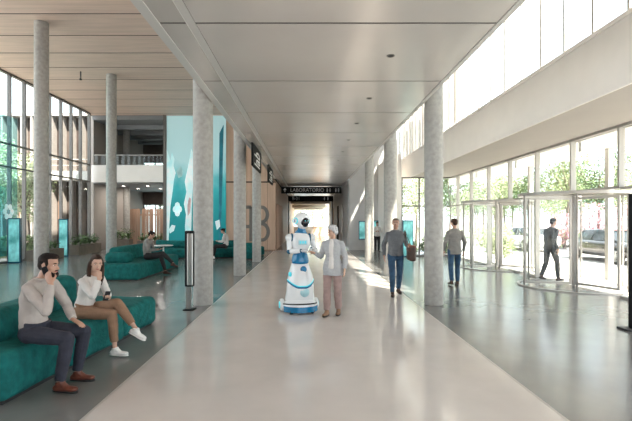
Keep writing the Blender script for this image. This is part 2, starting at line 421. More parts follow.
for p, c in ((.30, (.006, .27, .29, 1)), (.46, (.03, .36, .39, 1)), (.60, (.22, .52, .55, 1)), (.74, (.40, .62, .64, 1))):
    x = e.new(p); x.color = c
L.new(cr.outputs[0], N['Principled BSDF'].inputs['Emission Color']); N['Principled BSDF'].inputs['Emission Strength'].default_value = .28  # slight emission put into the print colour so it looks luminous
L.new(cr.outputs[0], N['Principled BSDF'].inputs['Base Color'])
obj('print_panel', B(0, 3.42, -.06, 0, .35, 7.8), 'teal_print', t)
def flat(pts, mt, nm='crystal_shape', d=-.075):
    b = NB(); f = [b.verts.new((x, d, z)) for x, z in pts]; g = [b.verts.new((x, -.055, z)) for x, z in pts]
    b.faces.new(f); b.faces.new(g[::-1]); n = len(pts)
    for i in range(n): b.faces.new((f[i], g[i], g[(i+1) % n], f[(i+1) % n]))
    return obj(nm, b, mt, t)
flat([(.0, .4), (.10, .4), (.16, 1.6), (.22, 2.6), (.34, 3.4), (.42, 4.1), (.52, 4.5), (.40, 4.9), (.45, 5.3), (.30, 5.7), (.22, 5.2), (0, 5.9)], 'crystal_white')
flat([(1.12, .4), (1.40, .4), (1.45, 2.4), (1.6, 5.5), (1.42, 5.9), (1.30, 5.2), (1.18, 4.6), (1.05, 4.0), (1.14, 3.4), (1.0, 2.7), (1.12, 2.1), (1.06, 1.4)], 'crystal_white')
flat([(3.0, .4), (3.12, .4), (3.2, 3.2), (3.3, 7.3), (3.05, 6.8), (3.02, 3.0)], 'teal_deep', d=-.07)
flat([(.55, 4.6), (.8, 4.9), (.95, 4.6), (.9, 4.3), (.68, 4.2)], 'crystal_pale', d=-.07)
0 and flat([(.15, 5.0), (.8, 6.4), (1.5, 5.2), (2.1, 6.6), (2.7, 5.6), (3.4, 6.9), (3.4, 7.75), (.05, 7.75)], 'crystal_pale', d=-.065)
flat([(1.22, 2.0), (1.36, 2.2), (1.42, 3.0), (1.30, 3.1), (1.2, 2.6)], 'crystal_pink', d=-.085)
for cx, cz in ((.62, 2.62), (.62, 2.18), (.50, 2.4), (.74, 2.4)):
    flat([(cx+.15*math.cos(a*PI/4), cz+.2*math.sin(a*PI/4)) for a in range(8)], 'crystal_white', 'lobe', -.08)
flat([(.18, 1.0), (.42, 1.15), (.50, 1.45), (.30, 1.5), (.14, 1.25)], 'crystal_white')
flat([(2.9, 1.2), (3.1, 1.4), (3.05, 1.8), (2.8, 1.7)], 'crystal_white')
flat([(2.2, 3.0), (2.42, 3.15), (2.4, 3.6), (2.15, 3.5)], 'crystal_white')
0 and flat([(2.5, 3.4), (3.0, 2.6), (3.42, 3.6), (3.42, 4.8), (2.9, 5.2)], 'crystal_pale', d=-.065)

# mezzanine
struct('wall_mezzanine', B(-12.5, -8.25, HW-.1, HW+.15, 3.97, 4.95), 'plaster')
struct('floor_mezzanine', B(-12.5, -4.8, HW+.15, 33.5, 3.97, 4.3), 'plaster')
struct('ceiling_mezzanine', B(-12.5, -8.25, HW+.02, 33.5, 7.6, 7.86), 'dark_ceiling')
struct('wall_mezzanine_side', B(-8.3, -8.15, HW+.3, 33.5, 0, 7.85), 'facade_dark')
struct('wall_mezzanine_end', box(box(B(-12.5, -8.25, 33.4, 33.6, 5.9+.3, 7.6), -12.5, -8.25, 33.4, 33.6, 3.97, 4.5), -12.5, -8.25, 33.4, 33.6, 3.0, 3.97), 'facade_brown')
struct('trim_6', B(-8.36, -8.2, HW-.12, HW, 0, 7.85), 'frame_grey')
for lv, z0, z1 in ((0, 0, 3.0), (1, 4.5, 6.2)):
    for k in range(5):
        x = -12.5+.85*k; window_bay(((x, 33.45), (x+.85, 33.45), z0, z1), 'frame_grey', 'glass_green', fr=.07)
t = thing('glass_railing', 'clear glass railing with a metal handrail on the white mezzanine edge', 'railing', (0, HW+.05, 0))
obj('handrail', B(-12.4, -8.3, -.03, .03, 5.52, 5.57), 'frame_light', t)
obj('railing_pane', B(-12.4, -8.3, -.006, .006, 4.95, 5.52), 'glass', t)
bm = NB()
for k in range(4):
    tag(obj('ceiling_beam', B(-12.4, -8.3, 27+1.7*k, 27.25+1.7*k, 7.35, 7.6), 'dark_ceiling'), 'dark beam under the mezzanine ceiling, %s from the railing' % ['first', 'second', 'third', 'fourth'][k], 'beam', 'mezzanine ceiling beams')
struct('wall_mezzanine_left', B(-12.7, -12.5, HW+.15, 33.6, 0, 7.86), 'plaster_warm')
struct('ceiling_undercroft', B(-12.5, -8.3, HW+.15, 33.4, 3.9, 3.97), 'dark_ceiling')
o = column(-11.75, 28.5, 7.6, .2, 'slim grey column inside the mezzanine behind the glass railing')
# downlights below the mezzanine
dl = thing('downlight', 'round lit downlight below the mezzanine, front row nearer the glazing', 'downlight', (-11.4, 27.2, 3.9), 0, 'downlights below the mezzanine')
obj('lamp_ring', lathe(NB(), [(.14, 0), (.14, -.02), (.11, -.02), (.11, 0)], n=20), 'frame_light', dl)
obj('lamp_disc', lathe(NB(), [(0, -.012), (.11, -.012)], n=20), 'lamp', dl)
def spot_lamp(parent, power, r, z, col=(1, .93, .84)):
    ld = bpy.data.lights.new('lamp_light', 'AREA'); ld.shape = 'DISK'; ld.size = r*2; ld.energy = power; ld.color = col
    lo = bpy.data.objects.new('lamp_light', ld); COL.objects.link(lo); lo.parent = parent; lo.location = (0, 0, z); return lo
spot_lamp(dl, 22, .1, -.03)
for x, y in ((-9.9, 27.2), (-11.4, 29.5), (-9.9, 29.5), (-9.0, 28.2)):
    c = copy_tree(dl); c.location = (x, y, 3.9); c['label'] = 'round lit downlight below the mezzanine, '+{(-9.9, 27.2): 'front row nearer the mural', (-11.4, 29.5): 'back row nearer the glazing', (-9.9, 29.5): 'back row nearer the mural', (-9.0, 28.2): 'single one closest to the mural wall'}[(x, y)]
# slatted screen, planters
t = thing('slatted_screen', 'brown vertical timber slat screen standing below the mezzanine', 'screen', (0, 30.2, 0))
for k in range(40):
    x = -12.3+.1*k+random.uniform(-.01, .01)
    if k % 9 == 8: continue
    obj('slat', B(x, x+.078, -.03, .03, .05, 2.55+random.uniform(-.03, .03)), 'wood_slat2', t)
obj('rail', box(B(-12.3, -8.3, .03, .07, .5, .58), -12.3, -8.3, .03, .07, 2.1, 2.18), 'wood_slat', t)

def leaves(bm, c, r, n, s, flatz=1.0):
    c = V(c)
    for _ in range(n):
        while True:
            p = V((random.uniform(-1, 1), random.uniform(-1, 1), random.uniform(-1, 1)))
            if .35 < p.length < 1: break
        p = V((p.x*r[0], p.y*r[1], p.z*r[2]*flatz))+c
        a = V((random.gauss(0, 1), random.gauss(0, 1), random.gauss(0, .6))).normalized(); b = a.orthogonal().normalized()
        q = s*random.uniform(.6, 1.3)
        quad(bm, [p-a*q, p-b*q*.45, p+a*q, p+b*q*.45])
def fronds(bm, c, n, ln, w):
    c = V(c)
    for k in range(n):
        a = 2*PI*k/n+random.uniform(-.2, .2); el = random.uniform(.5, 1.35)
        d = V((math.cos(a)*math.cos(el), math.sin(a)*math.cos(el), math.sin(el))); sd = V((-math.sin(a), math.cos(a), 0))
        P = [c+d*ln*t_+V((0, 0, -ln*.45*t_*t_)) for t_ in (0, .35, .7, 1)]
        W_ = [w*.4, w, w*.8, .004]
        for i in range(3): quad(bm, [P[i]-sd*W_[i], P[i]+sd*W_[i], P[i+1]+sd*W_[i+1], P[i+1]-sd*W_[i+1]])
def planter(x, y, sx, sy, h, label, ph=.7, n=3, mt='leaf_dark'):
    t = thing('planter', label, 'planter', (x, y, 0))
    b = B(-sx/2, sx/2, -sy/2, sy/2, 0, h); bmesh.ops.bevel(b, geom=b.edges[:], offset=.015, segments=2, affect='EDGES')
    obj('planter_box', b, 'planter', t)
    for k in range(n):
        b = NB(); lx = sx > sy; q = -max(sx, sy)/2+max(sx, sy)*(k+.5)/n; px, py = (q, 0) if lx else (0, q)
        fronds(b, (px, py, h), 12, ph, .05); leaves(b, (px, py, h+ph*.4), (ph*.45, ph*.4, ph*.4), 60, .06)
        obj('plant', b, mt, t)
planter(-11.4, 27.0, 1.1, .6, .6, 'brown planter of ferns at the foot of the first column of the mezzanine', .9)
planter(-9.5, 27.2, 1.9, .6, .5, 'long brown planter with low plants before the slat screen', .6, 5)
planter(-11.85, 19.9, .6, 1.9, .45, 'low taupe planter between the two teal display totems', .5, 4)
planter(-11.8, 23.3, .6, 2.4, .5, 'low taupe planter with shrubs past the second teal display totem', .7, 5)
t = thing('side_bench', 'low grey upholstered bench below the mezzanine edge', 'bench', (-9.2, 25.0, 0))
obj('bench_seat', rbox(NB(), 1.6, .5, .4, .05, 3, (0, 0, .2)), 'planter', t, True)

# ------------------------------------------------------------------ left glazing
ys = [16.4+.95*k for k in range(-13, 10)]
for a, b in zip(ys, ys[1:]):
    window_bay(((-12.4, b), (-12.4, a), 0, 7.83), 'frame_grey', fr=.065, dep=.16, bars=(3.95, 4.9))
# neighbouring wing facing the camera behind the left glazing
t = thing('fin_facade', 'neighbouring wing with tall pale fins over dark panels outside the left glazing', 'building', (-12.75, 27.6, 0))
obj('wing_wall', B(-15, 0, .5, 1.2, 0, 8.3), 'facade_brown', t)
obj('wing_roof', B(-15.2, .05, -.15, 1.4, 8.3, 8.45), 'frame_light', t)
for k in range(22):
    obj('fin', B(-.15-.62*k-.12, -.15-.62*k, -.1, .45, 0, 8.3), 'fin_grey', t)
obj('wing_slab', B(-15, 0, -.5, .5, 4.25, 4.8), 'trim_grey', t)
for k in range(12): obj('window_strip', B(-.2-1.24*k-.5, -.2-1.24*k, .47, .5, .4, 3.9), 'facade_dark' if k % 2 else 'wood_slat', t); obj('window_strip', B(-.2-1.24*k-.55, -.2-1.24*k, .47, .5, 4.9, 8.0), 'facade_dark' if k % 3 else 'wood_slat', t)
obj('wing_rail', box(B(-15, 0, -.45, -.42, 5.5, 5.55), -15, 0, -.45, -.42, 5.15, 5.18), 'frame_light', t)

# ------------------------------------------------------------------ trees and grounds
struct('ground_outside', box(B(7.16, 11.6, -3, 70, -.25, -.02), -40, -12.7, -3, 70, -.25, -.02), 'paving')
struct('ground_road', B(11.6, 17, -3, 90, -.3, -.06), 'asphalt')
struct('ground_verge', box(B(17, 60, -3, 120, -.3, -.03), 2.5, 7.16, 26.3, 70, -.3, -.03), 'leaf_pale')
def tree(h, r, mt, n=1500, ls=.14, name='tree', trunk=.12):
    t = bpy.data.objects.new(name, None); COL.objects.link(t)
    b = NB(); pts = [(random.uniform(-.08, .08)*k, random.uniform(-.08, .08)*k, h*.62*k/3) for k in range(4)]
    loft(b, pts, [trunk, trunk*.8, trunk*.65, trunk*.4], n=8)
    top = V(pts[-1])
    for k in range(5):
        a = 2*PI*k/5; e = top+V((math.cos(a)*r*.6, math.sin(a)*r*.6, h*.16)); loft(b, [V(pts[2]), e], [trunk*.4, .02], n=6)
    obj('trunk', b, 'bark', t, True)
    b = NB()
    for k in range(11):
        a = random.uniform(0, 2*PI); q = random.uniform(0, r*.65); c = (q*math.cos(a), q*math.sin(a), h*random.uniform(.42, .88))
        leaves(b, c, (r*.5, r*.5, h*.15), n//11, ls)
    obj('crown', b, mt, t)
    return t
protos = [tree(7.2, 2.1, 'leaf_mid', 2600, .10), tree(6.6, 1.9, 'leaf_pale', 2600, .10), tree(7.6, 2.2, 'leaf_dark', 2600, .10)]
pos = []
for k in range(11): pos.append((18.6+random.uniform(-.6, 1.5), 20.5+3.5*k+random.uniform(-.4, .4)))
for k in range(12): pos.append((24+random.uniform(-.5, 1), 26+4.2*k))
used = set()
ORD = ['first', 'second', 'third', 'fourth', 'fifth', 'sixth', 'seventh', 'eighth', 'ninth', 'tenth', 'eleventh', 'twelfth', 'thirteenth', 'fourteenth', 'fifteenth']
for i, (x, y) in enumerate(pos):
    j = i % 3; o = protos[j]
    if j in used: o = copy_tree(o)
    used.add(j); o.location = (x, y, -.05); o.rotation_euler = (0, 0, random.uniform(0, 6)); s = random.uniform(.85, 1.12); o.scale = (s, s, s)
    tag(o, ['mid green', 'pale green', 'dark green'][j]+' street tree across the road, '+(ORD[i]+' of the roadside row from the near end' if i < 11 else ORD[i-11]+' of the back row from the near end'), 'tree', 'street trees across the road')
for i, (x, y, s, lb) in enumerate(((5.4, 25.2+3.5, .75, 'green tree directly behind the end glazing by the teal screen'), (8.6, 26.5, .8, 'green tree outside the corner of the entrance glazing'), (7.6, 31, .9, 'taller green tree further back outside the corner glazing'), (3.6, 33, .9, 'green tree hidden behind the end wall'), (9.9, 34, 1, 'leafy tree on the paving past the corner glazing'))):
    if 'hidden' in lb: continue
    o = copy_tree(protos[(i*2) % 3]); o.location = (x, y, -.05); o.scale = (s, s, s); tag(o, lb, 'tree', 'trees outside the corner')
for i, (x, y, s, lb) in enumerate(((-14.6, 22.4, .85, 'pale-flowered tree outside the left glazing before the tall column'), (-15.6, 24.6, .8, 'green tree outside the left glazing just past the tall column'), (-15.4, 20.6, .95, 'tree outside the left glazing at the picture edge'), (-17.6, 24.8, .9, 'tree further out behind the pale-flowered tree'))):
    o = copy_tree(protos[(1, 0, 1, 2)[i]]); o.location = (x, y, -.05); o.scale = (s*.8, s*.8, s); tag(o, lb, 'tree', 'trees outside the left glazing')
for i, (x, y) in enumerate(((-12, 36), (-10.4, 35.4), (-9, 36.5), (-11.2, 38), (-13.5, 35.2))):
    o = copy_tree(protos[2 if i % 2 else 0]); o.location = (x, y, -.05); o.scale = (.7, .7, .95); tag(o, 'tree behind the rear windows of the mezzanine, %s of the clump' % ORD[i], 'tree', 'trees behind the mezzanine')
def bush(x, y, r, h, mt, label, group, n=900):
    b = NB(); leaves(b, (0, 0, h*.52), (r, r, h*.5), n, .09); leaves(b, (0, 0, h*.3), (r*1.1, r*1.1, h*.3), n//2, .09)
    t = thing('bush', label, 'bush', (x, y, -.05), 0, group); obj('foliage', b, mt, t)
    b = NB()
    for k in range(5): loft(b, [(0, 0, 0), (r*.5*math.cos(k*1.3), r*.5*math.sin(k*1.3), h*.7)], [.03, .01], n=6)
    obj('stem', b, 'bark', t); return t
bush(16.9, 26.2, 1.1, 2.9, 'blossom', 'pink flowering bush behind the roof of the dark car', 'flowering bushes across the road')
bush(16.6, 28.6, 1.1, 2.3, 'blossom', 'pink flowering bush behind the man in the dark suit', 'flowering bushes across the road')
bush(16.9, 23.6, 1.0, 2.6, 'blossom', 'pink flowering bush behind the cabin of the dark car', 'flowering bushes across the road')
for k in range(10):
    bush(17.2, 20.8+2.5*k, .9, 1.3, 'leaf_mid', 'rounded green bush across the road, %s of the low row from the near end' % ORD[k], 'low green bushes across the road', 500)
for k in range(4):
    bush(-13.6-.2*k, 17.2+1.7*k, .6, 1.1, 'leaf_mid', 'rounded green bush at the foot of the left glazing outside, %s from the near end' % ORD[k], 'bushes outside the left glazing', 500)
for k in range(3):
    bush(5.3+1.1*k, 23.4, .5, 1.0, 'leaf_dark', 'low dark green bush outside the end glazing, %s from the end wall' % ORD[k], 'bushes outside the end glazing', 400)
bush(10.2, 24.2, .9, 1.9, 'leaf_pale', 'yellow-green bush on the paving before the white car', None, 900)
bush(9.0, 20.5, .6, 1.6, 'leaf_mid', 'green bush on the paving behind the empty revolving door', None, 600)
# outdoor canopy
t = thing('entrance_canopy', 'pale outdoor canopy reaching out above the entrance glass', 'canopy', (0, 0, 0))
obj('canopy_slab', B(7.2, 9.3, 0, 22.5, 3.95, 4.15), 'plaster', t)
for k in range(6):
    b = NB(); y = 4.4+3.6*k
    vs = [(7.2, y, 3.55), (7.2, y, 3.95), (9.3, y, 3.95), (9.3, y, 3.86)]
    f = [b.verts.new(v) for v in vs]; g = [b.verts.new((v[0], y+.12, v[2])) for v in vs]
    b.faces.new(f); b.faces.new(g[::-1])
    for i in range(4): b.faces.new((f[i], g[i], g[(i+1) % 4], f[(i+1) % 4]))
    obj('rib', b, 'frame_white', t)
for y in (13.0, 17.6):
    o = obj('canopy_post', B(-.08, .08, -.08, .08, -.02, 3.94), 'frame_light'); o.location = (8.9, y, 0)
    tag(o, 'slim square post outside, %s' % ('beyond the suited man' if y < 15 else 'beyond the empty revolving door'), 'post', 'canopy posts')

# ------------------------------------------------------------------ cars
def car(name, x, y, paint, label, rz):
    t = thing(name, label, 'car', (x, y, -.06), rz)
    # length along local y (front +y), width along x
    L_ = 2.35
    prof = [(-L_, .42, .78, .70), (-2.2, .30, .95, .84), (-1.55, .24, 1.0, .90), (-.4, .22, 1.0, .92), (.9, .22, .98, .92), (1.6, .25, .90, .90), (2.15, .30, .78, .82), (L_, .42, .66, .62)]
    b = NB(); rings = []
    for yy, zb, zt, hw in prof:
        r = []
        for a in range(16):
            q = 2*PI*a/16+PI/16; cx = math.cos(q); sx = math.sin(q)
            e = .45
            r.append(b.verts.new((hw*abs(cx)**e*(1 if cx > 0 else -1), yy, (zb+zt)/2+(zt-zb)/2*abs(sx)**e*(1 if sx > 0 else -1))))
        rings.append(r)
    for A, C in zip(rings, rings[1:]):
        for k in range(16): b.faces.new((A[k], A[(k+1) % 16], C[(k+1) % 16], C[k]))
    b.faces.new(rings[0]); b.faces.new(rings[-1][::-1])
    body = obj('body', b, paint, t, True)
    def cabin(pr, mt, nm):
        b = NB(); R = []
        for yy, zb, zt, wb, wt in pr:
            R.append([b.verts.new(v) for v in ((-wb, yy, zb), (wb, yy, zb), (wt, yy, zt), (-wt, yy, zt))])
        for A, C in zip(R, R[1:]):
            for k in range(4): b.faces.new((A[k], A[(k+1) % 4], C[(k+1) % 4], C[k]))
        b.faces.new(R[0]); b.faces.new(R[-1][::-1]); return obj(nm, b, mt, t)
    cabin([(-1.75, .93, .97, .78, .76), (-1.0, .93, 1.36, .80, .62), (-.2, .93, 1.40, .82, .64), (.45, .93, 1.36, .82, .62), (1.25, .90, .95, .80, .76)], 'car_glass', 'cabin_glass')
    cabin([(-1.1, 1.35, 1.385, .63, .60), (-.2, 1.39, 1.435, .65, .60), (.52, 1.345, 1.38, .63, .60)], paint, 'roof')
    b = NB()
    for s in (-1, 1):
        for y0, y1 in ((-1.72, -1.08), (.50, 1.22), (-.32, -.24)):
            z0, z1 = (.95, 1.37) if y0 != .50 else (1.37, .95)
            loft(b, [(s*(.79 if z0 < 1 else .62), y0, z0), (s*(.62 if z1 > 1 else .79), y1, z1)], [.035, .035], n=6)
    obj('pillars', b, paint, t)
    for s in (-1, 1):
        for wy in (-1.42, 1.42):
            w = lathe(NB(), [(0, .0), (.19, .0), (.21, .02), (.32, .02), (.34, .06), (.34, .18), (.32, .22), (0, .22)], n=28)
            bmesh.ops.rotate(w, verts=w.verts, matrix=Matrix.Rotation(s*PI/2, 3, 'Y')); bmesh.ops.translate(w, verts=w.verts, vec=(s*.73 if s < 0 else .73, wy, .34))
            wo = obj('wheel', w, 'tyre', t, True)
            h = NB()
            sx = s*.955
            for k in range(10):
                q = 2*PI*k/10; loft(h, [(sx, wy, .34), (sx, wy+.2*math.cos(q), .34+.2*math.sin(q))], [.02, .025], n=6)
            for k in range(24):
                q = 2*PI*k/24; p = 2*PI*(k+1)/24
                loft(h, [(sx, wy+.21*math.cos(q), .34+.21*math.sin(q)), (sx, wy+.21*math.cos(p), .34+.21*math.sin(p))], [.018, .018], n=6)
            obj('rim', h, 'metal', wo)
    for s in (-1, 1):
        obj('tail_lamp', ell(NB(), (s*.6, -2.27, .78), (.16, .06, .07)), 'lip', t, True)
        obj('headlamp', ell(NB(), (s*.58, 2.22, .66), (.16, .08, .06)), 'frame_white', t, True)
        obj('mirror', ell(NB(), (s*.96, .95, .98), (.09, .06, .06)), paint, t, True)
        obj('door_handle', box(NB(), s*.905, s*.93, -.55, -.38, .80, .83), 'metal', t)
    return t
car('parked_car', 13.5, 19.4, 'car_dark', 'dark sedan parked at the road behind the near revolving door', PI)
car('parked_car', 13.5, 27.1, 'car_white', 'white sedan parked at the road beyond the empty revolving door', 0)

# ------------------------------------------------------------------ corridor end
struct('wall_corridor_right', box(B(2.4, 2.6, 26.2, 50.5, 0, ZS), 2.36, 2.4, 26.2, 34, 3.9, ZS), 'grey_wall')
for i, (y, w, m_) in enumerate(((30, 1.1, 'frame_light'), (34.5, 1.1, 'black'), (41, 1.4, 'wood_wall'))):
    obj_ = NB(); box(obj_, 2.34, 2.4, y, y+w, 0, 2.9)
    o = struct('door_%d' % (i+1), obj_, m_); obj('door_handle', B(2.28, 2.32, y+.1, y+.14, .9, 1.3), 'metal', o)
for k in range(11):  # glazed bays added to let daylight into the dim far corridor
    if k > 4: window_bay(((2.5, 43+1.5*k), (2.5, 44.5+1.5*k), 0, ZS), 'frame_white', fr=.08, bars=(2.6,))
for k in range(5):
    x = -2.0+.9*k; window_bay(((x, YE-.1), (x+.9, YE-.1), .9, 3.3), 'frame_white', 'glass', fr=.1)
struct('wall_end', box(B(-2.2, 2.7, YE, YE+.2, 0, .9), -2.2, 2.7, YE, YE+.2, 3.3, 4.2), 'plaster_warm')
for x, wh in ((-1.5, 'left pane'), (.6, 'middle panes'), (2.2, 'right pane')):
    o = copy_tree(protos[1]); o.location = (x, 64+x, 0); o.scale = (.6, .6, .7); tag(o, 'pale tree outside the %s of the window at the corridor end' % wh, 'tree', 'trees at the corridor end')
t = thing('reception_desk', 'small pale wooden reception desk at the far corridor end', 'desk', (1.35, 54, 0))
obj('desk_body', B(-.7, .7, -.3, .3, 0, 1.05), 'wood_wall', t); obj('desk_top', B(-.78, .78, -.38, .38, 1.05, 1.1), 'plaster', t)
for i, (y, z, lb) in enumerate(((48, 3.78, 'pale round duct crossing under the corridor ceiling past the signs'), (53, 3.5, 'second pale round duct further down the corridor'))):
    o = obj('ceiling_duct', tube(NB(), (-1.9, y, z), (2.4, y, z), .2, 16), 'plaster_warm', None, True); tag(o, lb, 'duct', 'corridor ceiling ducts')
# black header signs
t = thing('overhead_sign', 'black overhead sign reading LABORATORIO across the corridor', 'sign', (0, 31, 0), 0, 'black overhead signs')
obj('sign_board', B(-1.88, 2.35, -.06, .06, 3.66, 4.12), 'black', t)
text('sign_text', 'LABORATORIO', .345, 'white_sign', t, (-1.25, -.066, 3.885), (PI/2, 0, 0))
def arrow(t, x, y, z, s, dn=False):
    b = NB(); k = -1 if dn else 1
    quad(b, [(x-.03*s, y, z-k*.12*s), (x+.03*s, y, z-k*.12*s), (x+.03*s, y, z+k*.04*s), (x-.03*s, y, z+k*.04*s)])
    b.faces.new([b.verts.new(v) for v in ((x-.11*s, y, z+k*.0*s), (x+.11*s, y, z), (x, y, z+k*.14*s))])
    return obj('arrow', b, 'white_sign', t)
arrow(t, -1.62, -.066, 3.89, 1.2)
def pict(t, x, y, z, s):
    b = NB(); bmesh.ops.create_circle(b, cap_ends=True, segments=12, radius=.045*s, matrix=Matrix.Translation((x, y, z+.11*s)) @ Matrix.Rotation(PI/2, 4, 'X'))
    quad(b, [(x-.06*s, y, z+.05*s), (x+.06*s, y, z+.05*s), (x+.035*s, y, z-.14*s), (x-.035*s, y, z-.14*s)]); return obj('pictogram', b, 'white_sign', t)
for x in (1.35, 1.55, 1.95, 2.15): pict(t, x, -.066, 3.88, .9)
t = thing('overhead_sign', 'second black overhead sign with small white symbols behind the first', 'sign', (0, 40, 0), 0, 'black overhead signs')
obj('sign_board', B(-1.8, 2.3, -.06, .06, 3.5, 4.0), 'black', t)
text('sign_text', 'B 01', .4, 'white_sign', t, (-1.45, -.066, 3.75), (PI/2, 0, 0))
for x in (1.5, 1.8): pict(t, x, -.066, 3.75, 1)
for x in (-1.75, 2.2):
    tag(obj('sign_post', B(x-.05, x+.05, 39.9, 40.1, 0, 3.5), 'soft_black'), 'slim black post under the second overhead sign, on the %s side' % ('timber' if x < 0 else 'grey wall'), 'post')
# blade signs beside the left columns
for i, (y0, lb) in enumerate(((13.4, 'black blade sign with white rotated lettering hung by the second column'), (18.7, 'small black blade sign with white lettering further along the corridor edge'))):
    t = thing('blade_sign', lb, 'sign', (-1.70, y0, 3.42), 0, 'black blade signs')
    obj('sign_blade', B(-.03, .03, 0, 2.3, .0, .70), 'black', t)
    obj('hanger', box(B(-.01, .01, .3, .33, .7, .74), -.01, .01, 1.9, 1.93, .7, .74), 'metal', t)
    o = text('sign_text', 'lab', 2.1, 'white_sign', t, (.034, 1.15, .05), (PI/2, 0, PI/2), .003)
    o.rotation_euler = Matrix(((0, 0, 1), (0, -1, 0), (1, 0, 0))).to_euler(); o.scale = (.215, 1, 1)
# recessed spots in the metal ceiling
dl = thing('ceiling_spot', 'small round recessed spot in the metal panel ceiling, nearest the camera', 'downlight', (1.22, 6.5, ZS), 0, 'recessed spots in the metal ceiling')
obj('spot_ring', lathe(NB(), [(.06, 0), (.06, -.008), (.045, -.008), (.04, .0)], n=20), 'frame_grey', dl)
obj('spot_lens', lathe(NB(), [(0, -.003), (.042, -.003)], n=20), 'soft_black', dl)
for k in range(1, 20):
    if k % 2 and k > 8: continue
    c = copy_tree(dl); c.location = (1.22, 6.5+2.25*k, ZS); c['label'] = 'small round recessed spot in the metal panel ceiling, %s along the row' % ORD[k if k < 9 else 8+(k-8)//2]
for x, y, lb in ((-4.8, 20.2, 'small pendant sprinkler under the timber ceiling before the mural'), (-9.3, 18.0, 'small pendant sprinkler under the timber ceiling before the mezzanine')):
    t = thing('ceiling_sprinkler', lb, 'sprinkler', (x, y, 7.83))
    obj('drop_pipe', tube(NB(), (0, 0, 0), (0, 0, -.3), .025), 'frame_grey', t, True); obj('sprinkler_head', lathe(NB(), [(0, -.36), (.05, -.34), (.05, -.3), (0, -.3)], n=12), 'soft_black', t)

# ------------------------------------------------------------------ kiosks, totems
def kiosk(x, y, z0, z1, w, rz, label, name='display_totem', d=.1, feet=False):
    t = thing(name, label, 'display', (x, y, 0), rz)
    obj('casing', B(-w/2, w/2, 0, d, z0, z1), 'robot_navy', t); obj('screen', B(-w/2+.04, w/2-.04, -.008, 0, z0+.06, z1-.05), 'teal_screen', t)
    return t
kiosk(-12.0, 17.95, 0, 1.84, .46, .25, 'teal display totem nearest the picture edge by the left glazing', d=.2)
kiosk(-11.85, 21.3, 0, 1.82, .42, .25, 'teal display totem just past the tall left column', d=.2)
kiosk(3.2, 25.9, .62, 1.72, .42, 0, 'small teal wall screen on the grey wall beside the far pale column', 'wall_screen', .08)
kiosk(4.80, 21.1, 0, 1.76, .52, 0, 'tall teal display totem behind the walking man and his bag', d=.12)
kiosk(3.95, 25.9, .62, 1.75, .42, 0, 'teal wall screen behind the standing woman', 'wall_screen', .08)
t = thing('glass_print', 'translucent teal print with a white flower on the leftmost glazing', 'mural', (-12.24, 15.6, 0))
obj('print_sheet', B(0, .02, 0, 2.9, .3, 6.0), 'glass_teal', t); obj('print_band', B(.03, .04, 0, 2.2, .3, 3.1), 'glass_teal', t)
b = NB()
for k in range(6):
    a = PI*k/3; ell(b, (.05, 2.3+.22*math.cos(a), 2.1+.22*math.sin(a)), (.015, .12, .12), seg=10)
obj('flower_shape', b, 'crystal_white', t)

t = thing('info_totem', 'slim black and steel totem with a long handle plate in front of the near column', 'totem', (-2.30, 8.55, 0))
obj('foot_plate', B(-.10, .10, -.12, .12, 0, .02), 'black', t)
obj('stand_post', B(-.07, .03, -.02, .03, .02, .45), 'metal', t)
obj('casing', rbox(NB(), .17, .12, 1.08, .02, 2, (0, 0, .99)), 'black', t)
obj('face_plate', rbox(NB(), .11, .03, 1.0, .012, 2, (.025, -.07, .98)), 'metal', t)

# ------------------------------------------------------------------ sofas
def sofa_seat(bm, sx, sy, sz, c, r=.07): rbox(bm, sx, sy, sz, r, 5, c, cuts=3, wob=.022, wf=4); return bm
a = math.radians(5)
t = thing('modular_sofa', 'teal modular sofa with the man on the phone and the woman seated on it', 'sofa', (-2.80, 4.02, 0), -a*.9)
W_ = 1.42
obj('seat_module', sofa_seat(NB(), W_, 1.06, .47, (-W_/2, .53, .255), .10), 'teal_fabric', t, True)
obj('seat_module', sofa_seat(NB(), W_, 1.24, .45, (-W_/2, 1.68, .245), .08), 'teal_fabric', t, True)
obj('seat_module', sofa_seat(NB(), W_, 1.10, .44, (-W_/2, 2.85, .24), .10), 'teal_fabric', t, True)
obj('bolster', rbox(NB(), .42, 1.05, .38, .14, 5, (-.56, .62, .62), cuts=2, wob=.02), 'teal_fabric', t, True)
obj('bolster', rbox(NB(), .36, 1.25, .30, .14, 5, (-1.0, 1.75, .57), cuts=2, wob=.02), 'teal_fabric', t, True)
obj('bolster', rbox(NB(), .34, .62, .46, .14, 5, (-1.16, 2.50, .66), cuts=2, wob=.02), 'teal_fabric', t, True)
obj('plinth', B(-W_+.06, -.06, .08, 3.3, 0, .05), 'soft_black', t)
t = thing('modular_sofa', 'teal block sofa with the man reading, before the mezzanine', 'sofa', (-4.87, 12.6, 0), 0)
obj('seat_module', sofa_seat(NB(), 1.35, 2.0, .46, (-.675, 1.0, .25), .08), 'teal_fabric', t, True)
obj('seat_module', sofa_seat(NB(), 1.35, 2.0, .46, (-.675, 3.0, .25), .08), 'teal_fabric', t, True)
obj('bolster', rbox(NB(), .75, .42, .34, .14, 5, (-.80, .62, .62), cuts=2, wob=.02), 'teal_fabric', t, True)
obj('bolster', rbox(NB(), .40, 2.6, .50, .14, 5, (-1.12, 2.3, .66), cuts=2, wob=.02), 'teal_fabric', t, True)
obj('plinth', B(-1.3, -.05, .06, 3.94, 0, .05), 'soft_black', t)
t = thing('modular_sofa', 'long curved teal sofa below the mural with the woman in white', 'sofa', (-5.4, 22.3, 0), 0)
